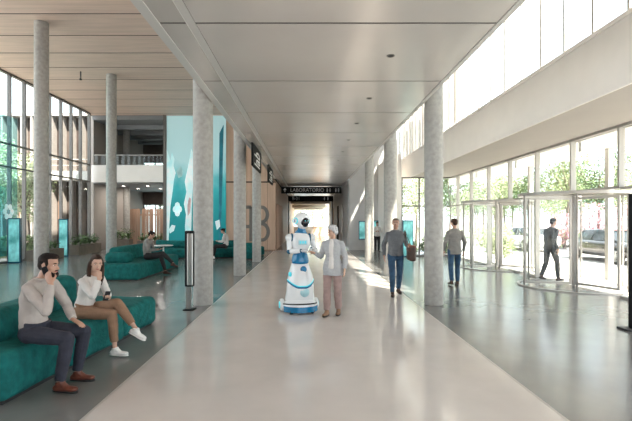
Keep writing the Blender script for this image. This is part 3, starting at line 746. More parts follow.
def arc_seat(r0, r1, z0, z1, a0, a1, n=28):
    b = NB(); R = []
    for i in range(n+1):
        q = a0+(a1-a0)*i/n; c_, s_ = math.cos(q), math.sin(q)
        pr = [(r0, z0), (r0, z1-.05), (r0+.05, z1), (r1-.05, z1), (r1, z1-.05), (r1, z0)]
        R.append([b.verts.new((r*c_*1.45, r*s_, z)) for r, z in pr])
    for A, C in zip(R, R[1:]):
        for k in range(6): b.faces.new((A[k], A[(k+1) % 6], C[(k+1) % 6], C[k]))
    b.faces.new(R[0]); b.faces.new(R[-1][::-1]); return b
obj('seat_arc', arc_seat(1.3, 2.2, .04, .45, -PI*.98, -.02), 'teal_fabric', t, True)
obj('backrest_arc', arc_seat(1.3, 1.55, .45, .78, -PI*.98, -.02), 'teal_fabric', t, True)
obj('plinth', arc_seat(1.36, 2.14, 0, .04+.06, -PI*.96, -.04), 'soft_black', t)
t = thing('pouf', 'round teal pouf between two columns at the end of the curved sofa', 'pouf', (-2.62, 19.9, 0))
obj('cushion', lathe(NB(), [(0, .05), (.42, .05), (.46, .12), (.46, .66), (.42, .72), (0, .74)], n=32), 'teal_fabric', t, True)
obj('plinth', lathe(NB(), [(.38, 0), (.38, .06), (0, .06)], n=24), 'soft_black', t)
t = thing('side_table', 'round pale side table on one leg behind the reading man', 'table', (-5.75, 17.5, 0))
obj('table_top', lathe(NB(), [(0, .73), (.36, .73), (.38, .745), (.36, .76), (0, .76)], n=32), 'frame_white', t, True)
obj('leg', tube(NB(), (0, 0, .02), (0, 0, .73), .03), 'frame_white', t, True)
obj('foot', lathe(NB(), [(0, 0), (.2, 0), (.2, .015), (.03, .025), (0, .025)], n=24), 'frame_white', t, True)

# ------------------------------------------------------------------ people
def basis(f, up=V((0, 0, 1))):
    f = V(f).normalized(); s = f.cross(up).normalized(); u = s.cross(f)
    return s, f, u
def Rm(s, f, u): return Matrix((s, f, u)).transposed()
def lerp(a, b, t): return V(a)*(1-t)+V(b)*t
def hand(bm, wrist, d, nrm, curl=.5, k=1, thumb=1):
    """palm along d, fingers curl towards nrm; thumb on the side thumb*(d x nrm)"""
    d = V(d).normalized(); nrm = V(nrm); nrm = (nrm-d*nrm.dot(d)).normalized(); sd = d.cross(nrm)*thumb
    w = V(wrist)
    loft(bm, [w-d*.02*k, w+d*.02*k, w+d*.055*k, w+d*.09*k], [(.024*k, .019*k), (.032*k, .017*k), (.04*k, .015*k), (.038*k, .013*k)], sd, n=10)
    for i, (o, ln) in enumerate(((.029, .066), (.010, .075), (-.010, .07), (-.028, .055))):
        p = w+d*.085*k+sd*o*k; dd = (d+sd*o*2.5).normalized(); P = [p-dd*.02*k]
        q = p
        for j, fr in enumerate((.42, .33, .25)):
            P.append(q.copy()) if j == 0 else None
            ang = curl*(.45+.75*j)
            q = q+(dd*math.cos(ang)+nrm*math.sin(ang))*ln*fr*k*1.1; P.append(q.copy())
        loft(bm, P, [.0085*k, .0095*k, .009*k, .0082*k, .0065*k], sd, n=8)
    P = [w+d*.015*k+sd*.02*k, w+d*.04*k+sd*.045*k+nrm*.012*k, w+d*.065*k+sd*.056*k+nrm*.022*k*(1+curl), w+d*.088*k+sd*.05*k+nrm*.03*k*(1+curl)]
    loft(bm, P, [.013*k, .0125*k, .0105*k, .0075*k], nrm, n=8)
def head(bm, c, R, k=1):
    """skull, face, nose, ears in head frame (x right, y forward, z up)"""
    def P(x, y, z): return V(c)+R @ V((x, y, z))*k
    ell(bm, P(0, -.008, .03), (.074*k, .094*k, .086*k), R)
    ell(bm, P(0, .022, -.035), (.060*k, .068*k, .078*k), R)
    ell(bm, P(0, .052, -.085), (.034*k, .030*k, .026*k), R, 12)
    for s in (-1, 1):
        ell(bm, P(s*.034, .050, -.030), (.024*k, .022*k, .028*k), R, 10)
        ell(bm, P(s*.044, .01, -.07), (.018*k, .04*k, .022*k), R, 10)
        ell(bm, P(s*.076, -.006, -.005), (.010*k, .019*k, .031*k), R, 10)
        ell(bm, P(s*.030, .074, .026), (.024*k, .010*k, .008*k), R, 10)
    loft(bm, [P(0, .070, .018), P(0, .090, -.005), P(0, .106, -.026), P(0, .088, -.034)], [.008*k, .010*k, .015*k, .012*k], R @ V((1, 0, 0)), n=8)
    ell(bm, P(0, .083, -.056), (.020*k, .011*k, .010*k), R, 10)
def person(name, label, loc, rz, J, mats, k=1, voxel=.009, fem=False, hairf=None, layer=None, sleeve=1.0, short=0, hem=None, group=None, open_top=None, shoes='leather_brown', collar=None, glasses=False, cat='person', ankle_bare=0, belt=False):
    t = thing(name, label, cat, loc, rz)
    J = {a: (V(b) if not isinstance(b, (int, float)) else b) for a, b in J.items()}
    hipR, hipL = J['hipR'], J['hipL']; shR, shL = J['shR'], J['shL']; pel = (hipR+hipL)/2+V((0, 0, .03)); neck = J['neck']; hc = J['head']
    s1 = (hipR-hipL).normalized(); s2 = (shR-shL).normalized(); hs, hf, hu = basis(J['look'], J.get('hup', V((0, 0, 1)))); R = Rm(hs, hf, hu)
    w = .93 if fem else 1.0; K0 = k
    spdir = (neck-pel).normalized()
    def torso(bm, inf, lo=-.10, flare=0, top=True, rx=1, ry=1):
        st = [(lo, .150+flare, .118+flare*.6), (.0, .165 if not fem else .172, .12), (.14, .158 if not fem else .155, .115), (.38, .142 if not fem else .120, .108 if not fem else .095), (.62, .162 if not fem else .142, .118 if not fem else .118), (.80, .172 if not fem else .150, .112), (.93, .135 if not fem else .118, .088)]
        if top: st.append((1.02, .068 if not fem else .058, .066))
        P = []; Rr = []; Sd = []
        for q, a_, b_ in st:
            p = pel+(neck-pel)*q if q >= 0 else pel+V((0, 0, 1))*q*(neck-pel).length
            bend = J.get('bend')
            if bend is not None: p = p+bend*math.sin(max(0, min(1, q))*PI)
            P.append(p); Rr.append(((a_*k+inf)*rx, (b_*k+inf)*ry)); Sd.append(s1.lerp(s2, max(0, min(1, q))))
        loft(bm, P, Rr, Sd, n=20)
    def arm(bm, S_, E_, W_, inf, end=1.0, ra=.052, rb=.040, rc=.028):
        k = K0*(.88 if fem else 1)
        m1 = lerp(S_, E_, .5); m2 = lerp(E_, W_, .4)
        W2 = lerp(E_, W_, end)
        ell(bm, S_, ((.050*w*k+inf),)*3)
        loft(bm, [neck-spdir*.045*k, lerp(neck, S_, .5)-spdir*.022*k, S_-spdir*.006*k], [.045*k*w+inf, .050*k*w+inf, .046*k*w+inf], s1.cross(spdir))
        loft(bm, [S_, m1, E_], [.050*k*w+inf, ra*k*w*.93+inf, rb*k*w+inf*1.1], s2)
        ell(bm, E_, ((rb*k*w+inf*1.1),)*3, seg=12)
        loft(bm, [E_, m2, W2], [rb*k*w+inf*1.1, .037*k*w+inf*1.1, (rc*k*w if end > .95 else .032*k*w)+inf], s2)
    def leg(bm, H_, K_, A_, inf, end=1.0, wide=0):
        m1 = lerp(H_, K_, .45); m2 = lerp(K_, A_, .35); A2 = lerp(K_, A_, end)
        ell(bm, H_, ((.088*k+inf),)*3)
        loft(bm, [H_, m1, K_], [.088*k+inf, .075*k+inf, .056*k+inf+wide*.5], s1)
        ell(bm, K_, ((.056*k+inf+wide*.5),)*3, seg=12)
        loft(bm, [K_, m2, A2], [.055*k+inf+wide*.5, .053*k+inf+wide*.8, .036*k+inf+wide], s1)
    # body
    b = NB(); torso(b, -.012)
    for S_, E_, W_ in ((shR, J['elR'], J['wrR']), (shL, J['elL'], J['wrL'])): arm(b, S_, E_, W_, -.008)
    for H_, K_, A_ in ((hipR, J['knR'], J['anR']), (hipL, J['knL'], J['anL'])): leg(b, H_, K_, A_, -.008)
    for A_, F_ in ((J['anR'], J['ftR']), (J['anL'], J['ftL'])):
        F_ = F_.normalized(); loft(b, [A_, A_-V((0, 0, .03*k)), A_+F_*.05*k-V((0, 0, .05*k))], [.033*k, .030*k, .018*k], s1)
    nb = neck-spdir*.02
    loft(b, [nb-spdir*.05*k, nb+(hc-nb)*.25, hc-hu*.05*k-hf*.015*k, hc], [.062*k, .054*k*w, .050*k*w, .05*k*w], s2)
    head(b, hc, R, k*.98 if fem else k)
    hand(b, J['wrR'], J['hdR'], J['hnR'], J.get('cuR', .45), k, J.get('thR', -1)); hand(b, J['wrL'], J['hdL'], J['hnL'], J.get('cuL', .45), k, J.get('thL', 1))
    fuse('body', b, mats['skin'], t, voxel, 2)
    kk = k
    def P(x, y, z): return hc+R @ V((x, y, z))*kk
    for s in (-1, 1):
        e = obj('eye', ell(NB(), P(s*.030, .071, .006), (.0120*kk, .0065*kk, .0045*kk), R, 10), 'eye_white', t, True)
        obj('iris', ell(NB(), P(s*.030, .0768, .006), (.0056*kk, .0030*kk, .0043*kk), R, 8), 'eye_dark', e, True)
        b = NB(); loft(b, [P(s*.014, .090, .025), P(s*.03, .089, .031), P(s*.048, .076, .025)], [.0035*kk, .005*kk, .003*kk], n=6); obj('eyebrow', b, mats['hair'], t, True)
    b = NB(); loft(b, [P(-.024, .083, -.057), P(0, .0945, -.056), P(.024, .083, -.057)], [(.003*kk, .002*kk), (.008*kk, .006*kk), (.003*kk, .002*kk)], V((0, 0, 1)), n=8); obj('lips', b, 'lip', t, True)
    # hair
    b = NB(); hairf(b, P, R, kk); fuse('hair', b, mats['hair'], t, max(.006, voxel*.8), 2, .0022, 40)
    # trousers
    if mats.get('legs'):
        b = NB(); wd = J.get('wide', .004)
        ell(b, pel-V((0, 0, .05*k)), (.155*k, .118*k, .10*k), Rm(s1, V((0, 0, 1)).cross(s1), V((0, 0, 1))))
        tk = (hem is None or hem > -.05)
        loft(b, [pel-V((0, 0, .08*k)), pel, pel+(neck-pel)*(.17 if tk else .08)], [(.15*k, .115*k), (.174*k, .132*k), (.166*k, .128*k)] if tk else [(.14*k, .11*k), (.15*k, .112*k), (.14*k, .10*k)], s1)
        for H_, K_, A_ in ((hipR, J['knR'], J['anR']), (hipL, J['knL'], J['anL'])): leg(b, H_, K_, A_, .010, 1-ankle_bare, wd)
        fuse('trousers', b, mats['legs'], t, voxel, 2, .006, 8)
    # top
    b = NB(); lo = hem if hem is not None else -.06
    torso(b, .004 if (hem is not None and hem > -.05) else .020, lo, J.get('flare', 0))
    for S_, E_, W_ in ((shR, J['elR'], J['wrR']), (shL, J['elL'], J['wrL'])): arm(b, S_, E_, W_, .010+J.get('loose', 0), sleeve*.98)
    fuse('top_garment', b, mats['top'], t, voxel, 2, .008, 8)
    if open_top:
        b = NB(); torso(b, .034, -.05, 0, True, .42, 1.07); fuse('shirt_front', b, open_top, t, voxel, 2)
    if collar:
        b = NB(); n_ = 16
        for i in range(n_):
            q0 = 2*PI*i/n_; q1 = 2*PI*(i+1)/n_
            s_, f_ = s2, spdir.cross(s2)*-1
            rr = .071*k*w
            loft(b, [nb+spdir*.030+s_*rr*math.cos(q)+f_*rr*math.sin(q) for q in (q0, q1)], [(.016*k, .010*k)]*2, spdir, n=6)
        fuse('collar', b, collar, t, voxel, 1)
    # shoes
    for A_, F_ in ((J['anR'], J['ftR']), (J['anL'], J['ftL'])):
        F_ = F_.normalized(); up_ = V((0, 0, 1)); sdv = F_.cross(up_).normalized(); up_ = sdv.cross(F_)
        q = A_-up_*.055*k
        b = NB(); loft(b, [q-F_*.065*k, q-F_*.045*k, q+F_*.03*k, q+F_*.11*k, q+F_*.165*k, q+F_*.19*k], [(.025*k, .022*k), (.036*k, .036*k), (.042*k, .036*k), (.048*k, .026*k), (.040*k, .022*k), (.018*k, .014*k)], sdv, n=12)
        loft(b, [q, q+up_*.03*k+F_*.01*k, A_+up_*.014*k], [(.038*k, .055*k), (.040*k, .056*k), (.042*k, .046*k)], sdv, n=12)
        loft(b, [A_+up_*.004*k+F_*.01*k, q+F_*.07*k+up_*.012*k, q+F_*.12*k], [(.038*k, .026*k), (.038*k, .024*k), (.035*k, .02*k)], sdv, n=12)
        sh = fuse('shoe', b, shoes, t, min(voxel, .008), 2)
        b = NB(); z = q-up_*.027*k
        loft(b, [z-F_*.066*k, z-F_*.04*k, z+F_*.03*k, z+F_*.11*k, z+F_*.165*k, z+F_*.192*k], [(.026*k, .008*k), (.037*k, .009*k), (.040*k, .009*k), (.049*k, .009*k), (.040*k, .009*k), (.018*k, .008*k)], sdv, n=12)
        obj('sole', b, 'sneaker' if shoes == 'sneaker' else 'soft_black', sh, True)
    if glasses:
        b = NB()
        for s in (-1, 1):
            for i in range(12):
                q0 = 2*PI*i/12; q1 = 2*PI*(i+1)/12
                loft(b, [P(s*.03+.021*math.cos(q), .094, .004+.016*math.sin(q)) for q in (q0, q1)], [.0018, .0018], n=5)
            loft(b, [P(s*.051, .092, .008), P(s*.077, .0, .008)], [.0018, .0018], n=5)
        loft(b, [P(-.009, .094, .006), P(.009, .094, .006)], [.0018, .0018], n=5); obj('glasses', b, 'soft_black', t)
    return t
def hair_short(b, P, R, k):
    ell(b, P(0, -.022, .048), (.083*k, .096*k, .080*k), R); ell(b, P(0, .020, .088), (.066*k, .068*k, .036*k), R)
    ell(b, P(0, -.060, .0), (.068*k, .055*k, .066*k), R)
    for s in (-1, 1): ell(b, P(s*.068, .012, .03), (.014*k, .028*k, .035*k), R, 10)
def hair_crop(b, P, R, k):
    ell(b, P(0, -.028, .045), (.082*k, .088*k, .080*k), R); ell(b, P(0, .010, .084), (.060*k, .070*k, .036*k), R); ell(b, P(0, -.06, -.005), (.066*k, .046*k, .055*k), R)
def hair_bob(b, P, R, k):
    ell(b, P(0, -.016, .048), (.089*k, .100*k, .084*k), R); ell(b, P(0, -.058, -.012), (.080*k, .062*k, .072*k), R)
    ell(b, P(0, .040, .088), (.064*k, .052*k, .038*k), R)
    for s in (-1, 1): ell(b, P(s*.078, .004, .01), (.015*k, .034*k, .042*k), R, 10)
def hair_long(b, P, R, k):
    ell(b, P(0, -.026, .042), (.083*k, .094*k, .085*k), R); ell(b, P(0, .012, .088), (.056*k, .064*k, .032*k), R)
    loft(b, [P(0, -.06, .04), P(0, -.082, -.06), P(0, -.095, -.15), P(.01, -.10, -.30)], [(.07*k, .05*k), (.085*k, .045*k), (.08*k, .04*k), (.05*k, .022*k)], R @ V((1, 0, 0)), n=12)
    for s in (-1, 1):
        loft(b, [P(s*.066, -.008, .055), P(s*.086, -.015, -.02), P(s*.088, -.008, -.11), P(s*.082, .03, -.20), P(s*.075, .05, -.30)], [.022*k, .026*k, .03*k, .030*k, .014*k], n=10)
def hair_bun(b, P, R, k):
    hair_short(b, P, R, k); ell(b, P(0, -.12, .06), (.035*k,)*3, R, 10)

# seated man with a phone (faces +x)
Jm = dict(hipR=(.10, .02, .575), hipL=(-.10, .02, .575), neck=(0, .09, 1.115), head=(0.0, .165, 1.265), look=(.04, 1, -.12), hup=(0, .15, 1),
     shR=(.175, .055, 1.045), shL=(-.185, .10, 1.045), elR=(.26, .29, .84), wrR=(.150, .275, 1.085), hdR=(-.28, -.55, 1), hnR=(-1, .1, .0), cuR=.38, thR=-1,
     elL=(-.25, .22, .80), wrL=(-.13, .345, .67), hdL=(.25, .8, -.30), hnL=(0, -.3, -1), cuL=.35, thL=1,
     knR=(.135, .43, .535), anR=(.145, .36, .10), ftR=(.12, 1, -.02), knL=(-.16, .45, .54), anL=(-.165, .37, .10), ftL=(0, 1, -.02), bend=(0, -.05, 0), wide=.006)
def hair_man(b, P, R, k):
    ell(b, P(0, -.024, .045), (.079*k, .090*k, .080*k), R); ell(b, P(0, .016, .090), (.062*k, .074*k, .034*k), R); ell(b, P(0, -.058, -.005), (.066*k, .050*k, .062*k), R)
    for q in (-1, 1): ell(b, P(q*.070, .016, .02), (.009*k, .020*k, .034*k), R, 10)
p1 = person('person', 'man in a beige shirt and navy trousers sitting with a phone at his ear', (-2.85, 4.56, 0), -PI/2, Jm, dict(skin='skin', hair='hair_dark', legs='trouser_navy', top='shirt_beige'), 1.0, .0065, hairf=hair_man, collar='shirt_beige', shoes='leather_brown', hem=-.02, ankle_bare=.05, sleeve=.97)
hs, hf, hu = basis(Jm['look'], V(Jm['hup'])); R = Rm(hs, hf, hu); hc = V(Jm['head'])
b = NB()
def PB(x, y, z): return hc+R @ V((x, y, z))
loft(b, [PB(.066, .004, -.02), PB(.060, .030, -.068), PB(.036, .068, -.096), PB(0, .083, -.104), PB(-.036, .068, -.096), PB(-.060, .030, -.068), PB(-.066, .004, -.02)], [.013, .024, .027, .026, .027, .024, .013], hu, n=8)
loft(b, [PB(-.026, .084, -.050), PB(0, .098, -.044), PB(.026, .084, -.050)], [.006, .007, .006], hu, n=6)
fuse('beard', b, 'hair_dark', p1, .006, 2, .001, 60)
t = thing('smartphone', 'black smartphone held at the ear of the seated man', 'phone', (-2.655, 4.56-.100, 1.195), -PI/2)
b = rbox(NB(), .009, .062, .130, .004, 2); bmesh.ops.rotate(b, verts=b.verts, matrix=Matrix.Rotation(.35, 3, 'X') @ Matrix.Rotation(.12, 3, 'Y')); obj('phone_case', b, 'phone', t, True)
b = NB(); box(b, -.0054, -.0048, -.028, .028, -.062, .062); bmesh.ops.rotate(b, verts=b.verts, matrix=Matrix.Rotation(.35, 3, 'X') @ Matrix.Rotation(.12, 3, 'Y')); obj('screen', b, 'car_glass', t)

# seated woman with a phone
Jw = dict(hipR=(.10, -.01, .545), hipL=(-.09, .03, .545), neck=(.0, .12, 1.005), head=(.02, .165, 1.165), look=(.80, .62, -.16), hup=(0, .08, 1),
     shR=(.155, .055, .945), shL=(-.135, .15, .945), elR=(.27, .235, .79), wrR=(.185, .275, .975), hdR=(-.45, -.10, 1), hnR=(-.5, -.8, .1), cuR=.6, thR=-1,
     elL=(-.22, .20, .73), wrL=(-.05, .275, .70), hdL=(.85, .45, .10), hnL=(0, .1, 1), cuL=.8, thL=1,
     knL=(.05, .45, .655), anL=(.10, .71, .335), ftL=(.15, .9, -.42), knR=(.14, .42, .53), anR=(.165, .47, .10), ftR=(.12, 1, -.02), bend=(0, -.03, 0), wide=.004, loose=.006)
p2 = person('person', 'long-haired woman in a white blouse and tan trousers sitting cross-legged', (-2.92, 5.75, 0), -PI/2, Jw, dict(skin='skin_pale', hair='hair_brown', legs='trouser_tan', top='blouse_white'), .93, .0065, fem=True, hairf=hair_long, shoes='sneaker', hem=-.02, ankle_bare=.20, sleeve=.95)
t = thing('smartphone', 'dark smartphone held low in the hand of the seated woman', 'phone', (-2.92+.30, 5.75-.02, .745), 0)
b = rbox(NB(), .072, .010, .14, .004, 2); bmesh.ops.rotate(b, verts=b.verts, matrix=Matrix.Rotation(-.7, 3, 'X')); obj('phone_case', b, 'phone', t, True)
b = NB(); box(b, -.032, .032, -.0062, -.0055, -.06, .06); bmesh.ops.rotate(b, verts=b.verts, matrix=Matrix.Rotation(-.7, 3, 'X')); obj('screen', b, 'car_glass', t)

# reading man on the second sofa
Jr = dict(hipR=(.10, .0, .585), hipL=(-.10, .0, .585), neck=(0, .04, 1.15), head=(0, .125, 1.27), look=(0, 1, -.45), hup=(0, .2, 1),
     shR=(.18, .03, 1.07), shL=(-.18, .03, 1.07), elR=(.24, .10, .80), wrR=(.12, .32, .80), hdR=(-.3, 1, .1), hnR=(-.3, 0, 1), cuR=.7, thR=1,
     elL=(-.24, .10, .80), wrL=(-.08, .32, .80), hdL=(.3, 1, .1), hnL=(.3, 0, 1), cuL=.7, thL=-1,
     knR=(.10, .45, .60), anR=(.16, .62, .13), ftR=(0, 1, -.1), knL=(-.02, .47, .68), anL=(.02, .82, .36), ftL=(0, 1, -.25), bend=(0, -.06, 0), wide=.006, loose=.004)
person('person', 'man in a grey shirt and dark trousers reading on the block sofa', (-5.15, 14.15, 0), -PI/2, Jr, dict(skin='skin', hair='hair_dark', legs='trouser_dark', top='blazer_grey'), 1.0, .012, hairf=hair_short, shoes='leather_dark', hem=-.02, ankle_bare=.05)
t = thing('tablet', 'dark tablet in the hands of the reading man on the block sofa', 'tablet', (-5.15+.44, 14.15-.02, .86), 0)
b = rbox(NB(), .17, .24, .01, .004, 2); bmesh.ops.rotate(b, verts=b.verts, matrix=Matrix.Rotation(-.5, 3, 'Y')); obj('tablet_case', b, 'phone', t, True)
# woman on the curved sofa (faces -x)
Jc = dict(Jr); Jc['look'] = V((0, 1, -.3)); Jc['knL'] = (-.1, .44, .56); Jc['anL'] = (-.1, .52, .12); Jc['ftL'] = (0, 1, 0); Jc['knR'] = (.05, .45, .60); Jc['anR'] = (.05, .72, .26)
person('person', 'dark-haired woman in a white top and dark trousers on the curved sofa', (-3.72, 19.85, 0), PI/2, Jc, dict(skin='skin_tan', hair='hair_dark', legs='trouser_dark', top='blouse_white'), .95, .014, fem=True, hairf=hair_bun, shoes='sneaker', hem=-.02, ankle_bare=.1)

def standing(k=1, stride=.0, look=(0, 1, 0), **kw):
    J = dict(hipR=(.095, 0, .93), hipL=(-.095, 0, .93), neck=(0, -.01, 1.50), head=(0, .03, 1.665), look=V(look),
         shR=(.172, -.015, 1.415), shL=(-.172, -.015, 1.415), elR=(.25, -.04-stride*.3, 1.16), wrR=(.26, .06-stride*.2, .92), hdR=(0, .15, -1), hnR=(-1, 0, 0), cuR=.4, thR=-1,
         elL=(-.25, -.04+stride*.3, 1.16), wrL=(-.26, .06+stride*.3, .92), hdL=(0, .15, -1), hnL=(1, 0, 0), cuL=.4, thL=1,
         knR=(.10, stride*.30+.02, .51), anR=(.10, stride*.42, .10), ftR=(.12, 1, 0), knL=(-.10, -stride*.18+.03, .51), anL=(-.10, -stride*.52, .10+abs(stride)*.12), ftL=(-.12, 1, -abs(stride)*.5))
    J.update(kw)
    return {a: (V(b)*k if a not in ('look', 'hdR', 'hdL', 'hnR', 'hnL', 'ftR', 'ftL', 'cuR', 'cuL', 'thR', 'thL', 'wide', 'flare', 'loose') else (V(b) if not isinstance(b, (int, float)) else b)) for a, b in J.items()}
# elderly woman beside the robot
Je = standing(.92, .16, (.75, .9, -.02), elR=(.245, -.02, 1.16), wrR=(.33, .16, 1.24), hdR=(.55, .55, .25), hnR=(-.3, .3, -1), thR=-1, elL=(-.25, -.03, 1.14), wrL=(-.25, .05, .93), wide=.016, flare=.02, loose=.008)
person('person', 'elderly woman with short grey hair in a grey cardigan walking beside the robot', (.45, 8.02, 0), PI-.28, Je, dict(skin='skin_pale', hair='hair_grey', legs='trouser_mauve', top='cardigan'), .95, .009, fem=True, hairf=hair_bob, shoes='trouser_tan', hem=-.30, open_top='blouse_white', ankle_bare=.05, glasses=True)
# man walking with a bag
Ja = standing(1.0, .34, (.15, 1, 0), hdL=(-.2, .9, .3), elL=(-.27, -.06, 1.17), wrL=(-.26, .14, 1.16))
person('person', 'man in a dark grey sweater and jeans walking this way with a brown bag', (2.02, 10.15, 0), PI, Ja, dict(skin='skin', hair='hair_mid', legs='jeans', top='sweater_grey'), 1.0, .010, hairf=hair_crop, shoes='leather_dark', hem=-.08, collar='shirt_beige', ankle_bare=.02)
t = thing('shoulder_bag', 'brown leather bag hanging from the shoulder of the walking man', 'bag', (2.02+.30, 10.06, 0))
obj('bag_body', rbox(NB(), .15, .38, .34, .05, 3, (.04, 0, .98), cuts=1, wob=.014, wf=7), 'leather_dark', t, True)
b = NB(); loft(b, [(.02, -.13, 1.12), (-.05, -.11, 1.3), (-.115, -.02, 1.50), (-.05, .10, 1.3), (.02, .13, 1.12)], [(.022, .008)]*5, V((0, 1, 0)), n=8); obj('strap', b, 'leather_dark', t, True)
obj('flap', rbox(NB(), .165, .36, .16, .04, 3, (.04, 0, 1.09)), 'leather_brown', t, True)
# man in blazer from behind
Jb = standing(1.0, .12, (-.15, 1, 0))
person('person', 'man in a light grey blazer and jeans standing with his back to us', (3.93, 11.8, 0), .05, Jb, dict(skin='skin', hair='hair_brown', legs='jeans', top='blazer_grey'), 1.0, .010, hairf=hair_short, shoes='leather_dark', hem=-.24, ankle_bare=.02, collar='blazer_grey')
# suited man in the revolving door
Jsu = standing(1.0, .42, (.1, 1, -.1), neck=(0, .06, 1.49), head=(0, .12, 1.645), shR=(.175, .04, 1.41), shL=(-.175, .04, 1.41))
person('person', 'man in a dark suit stepping through the near revolving door', (6.8, 12.35, 0.035), -PI/2+.35, Jsu, dict(skin='skin', hair='hair_dark', legs='suit', top='suit'), 1.0, .010, hairf=hair_crop, shoes='leather_dark', hem=-.24, collar='blouse_white', ankle_bare=.02)
# distant standing woman
Jd = standing(.95, .05, (.2, 1, -.3), elR=(.24, 0, 1.17), wrR=(.1, .2, 1.2), hdR=(-.6, .6, .4), elL=(-.24, 0, 1.17), wrL=(-.08, .2, 1.2), hdL=(.6, .6, .4))
person('person', 'distant woman in a pale top and black trousers before the teal wall screen', (3.8, 24.2, 0), PI, Jd, dict(skin='skin', hair='hair_brown', legs='trouser_dark', top='blouse_white'), .95, .016, fem=True, hairf=hair_bun, shoes='leather_dark', hem=-.08)

# ------------------------------------------------------------------ robot
t = thing('service_robot', 'white and blue humanoid service robot on a wheeled base', 'robot', (-.15, 8.35, 0), .22)
# local: faces -y (towards the camera), x to picture right
def loftz(bm, st, n=32, mi=0):
    loft(bm, [(x, y, z) for z, rx, ry, x, y in st], [(rx, ry) for z, rx, ry, x, y in st], V((1, 0, 0)), n=n, mi=mi)
    return bm
obj('base_body', loftz(NB(), [(.035, .30, .28, 0, .03), (.05, .335, .315, 0, .03), (.14, .335, .315, 0, .03), (.20, .30, .28, 0, .04), (.24, .22, .2, 0, .05)]), 'robot_white', t, True)
b = NB(); n = 30
for z0, z1, q in ((.03, .135, .012),):
    P = []
    for i in range(n+1):
        a = math.radians(198+144*i/n); P.append((.335*math.cos(a), .03+.315*math.sin(a)))
    for (x0, y0), (x1, y1) in zip(P, P[1:]):
        s = 1.035
        quad(b, [(x0*s, y0*s, z0), (x1*s, y1*s, z0), (x1*s, y1*s, z1), (x0*s, y0*s, z1)]); quad(b, [(x0*.98, y0*.98, z1), (x1*.98, y1*.98, z1), (x1*s, y1*s, z1), (x0*s, y0*s, z1)]); quad(b, [(x0*.9, y0*.9, z0), (x1*.9, y1*.9, z0), (x1*s, y1*s, z0), (x0*s, y0*s, z0)])
obj('bumper', b, 'robot_blue', t, True)
for x, y in ((-.2, -.18), (.2, -.18), (-.2, .25), (.2, .25)):
    w = lathe(NB(), [(0, -.03), (.04, -.03), (.045, 0), (.04, .03), (0, .03)], n=16); bmesh.ops.rotate(w, verts=w.verts, matrix=Matrix.Rotation(PI/2, 3, 'Y')); bmesh.ops.translate(w, verts=w.verts, vec=(x, y, .045)); obj('caster', w, 'soft_black', t, True)
for s in (-1, 1):
    w = lathe(NB(), [(0, -.04), (.10, -.04), (.12, -.02), (.12, .02), (.10, .04), (0, .04)], n=28); bmesh.ops.rotate(w, verts=w.verts, matrix=Matrix.Rotation(PI/2, 3, 'Y')); bmesh.ops.translate(w, verts=w.verts, vec=(s*.33, .12, .125)); wo = obj('drive_wheel', w, 'robot_white', t, True)
    w = lathe(NB(), [(0, -.008), (.065, -.008), (.065, .008), (0, .008)], n=24); bmesh.ops.rotate(w, verts=w.verts, matrix=Matrix.Rotation(PI/2, 3, 'Y')); bmesh.ops.translate(w, verts=w.verts, vec=(s*.375, .12, .125)); obj('wheel_disc', w, 'robot_cyan', wo, True)
skirt = [(.185, .27, .25, 0, .03), (.25, .285, .25, 0, .02), (.40, .26, .235, 0, .0), (.50, .258, .235, 0, -.02), (.62, .250, .222, 0, -.01), (.75, .218, .19, 0, 0), (.86, .182, .16, 0, .0), (.95, .15, .13, 0, 0)]
obj('skirt_shell', loftz(NB(), skirt), 'robot_white', t, True)
obj('slot', loftz(NB(), [(.150, .337, .317, 0, .03), (.172, .325, .305, 0, .032)]), 'soft_black', t, True)
def band(zf, thick, mt, nm, grow=1.012):
    b = NB(); n = 48; R0 = []; R1 = []
    def rad(z):
        for (z0, a0, b0, _, y0), (z1, a1, b1, _, y1) in zip(skirt, skirt[1:]):
            if z0 <= z <= z1:
                q = (z-z0)/(z1-z0); return a0+(a1-a0)*q, b0+(b1-b0)*q, y0+(y1-y0)*q
        return .25, .23, 0
    for i in range(n+1):
        a = PI+PI*i/n
        zc = zf(math.cos(a))
        for dz, LST in ((-thick/2, R0), (thick/2, R1)):
            rx, ry, yo = rad(zc+dz); LST.append(b.verts.new((rx*grow*math.cos(a), yo+ry*grow*math.sin(a), zc+dz)))
    for i in range(n): b.faces.new((R0[i], R0[i+1], R1[i+1], R1[i]))
    o = obj(nm, b, mt, t, True); md = o.modifiers.new('s', 'SOLIDIFY'); md.thickness = .008; return o
band(lambda c: .49+.17*max(0, abs(c)-.25)**1.6, .036, 'robot_blue', 'trim_band', 1.02)
band(lambda c: .515+.17*max(0, abs(c)-.25)**1.6, .018, 'robot_cyan', 'trim_line', 1.025)
def disc(x, y, z, r, mt, nm, nx=0, par=None, d=.012):
    b = NB(); lathe(b, [(0, -d), (r, -d), (r*1.0, 0), (0, d*.4)], n=28); bmesh.ops.rotate(b, verts=b.verts, matrix=Matrix.Rotation(nx, 3, 'Z') @ Matrix.Rotation(PI/2, 3, 'X')); bmesh.ops.translate(b, verts=b.verts, vec=(x, y, z)); return obj(nm, b, mt, par or t, True)
disc(.03, -.178, .82, .060, 'robot_blue', 'round_badge'); disc(.04, -.243, .40, .085, 'robot_pale', 'round_light')
disc(-.215, -.085, .72, .05, 'robot_cyan', 'side_light', -1.2)
obj('waist', loftz(NB(), [(.90, .150, .135, 0, 0), (.96, .168, .15, 0, -.005), (1.05, .150, .135, 0, 0), (1.12, .13, .12, 0, 0), (1.16, .12, .11, 0, 0)]), 'robot_blue', t, True)
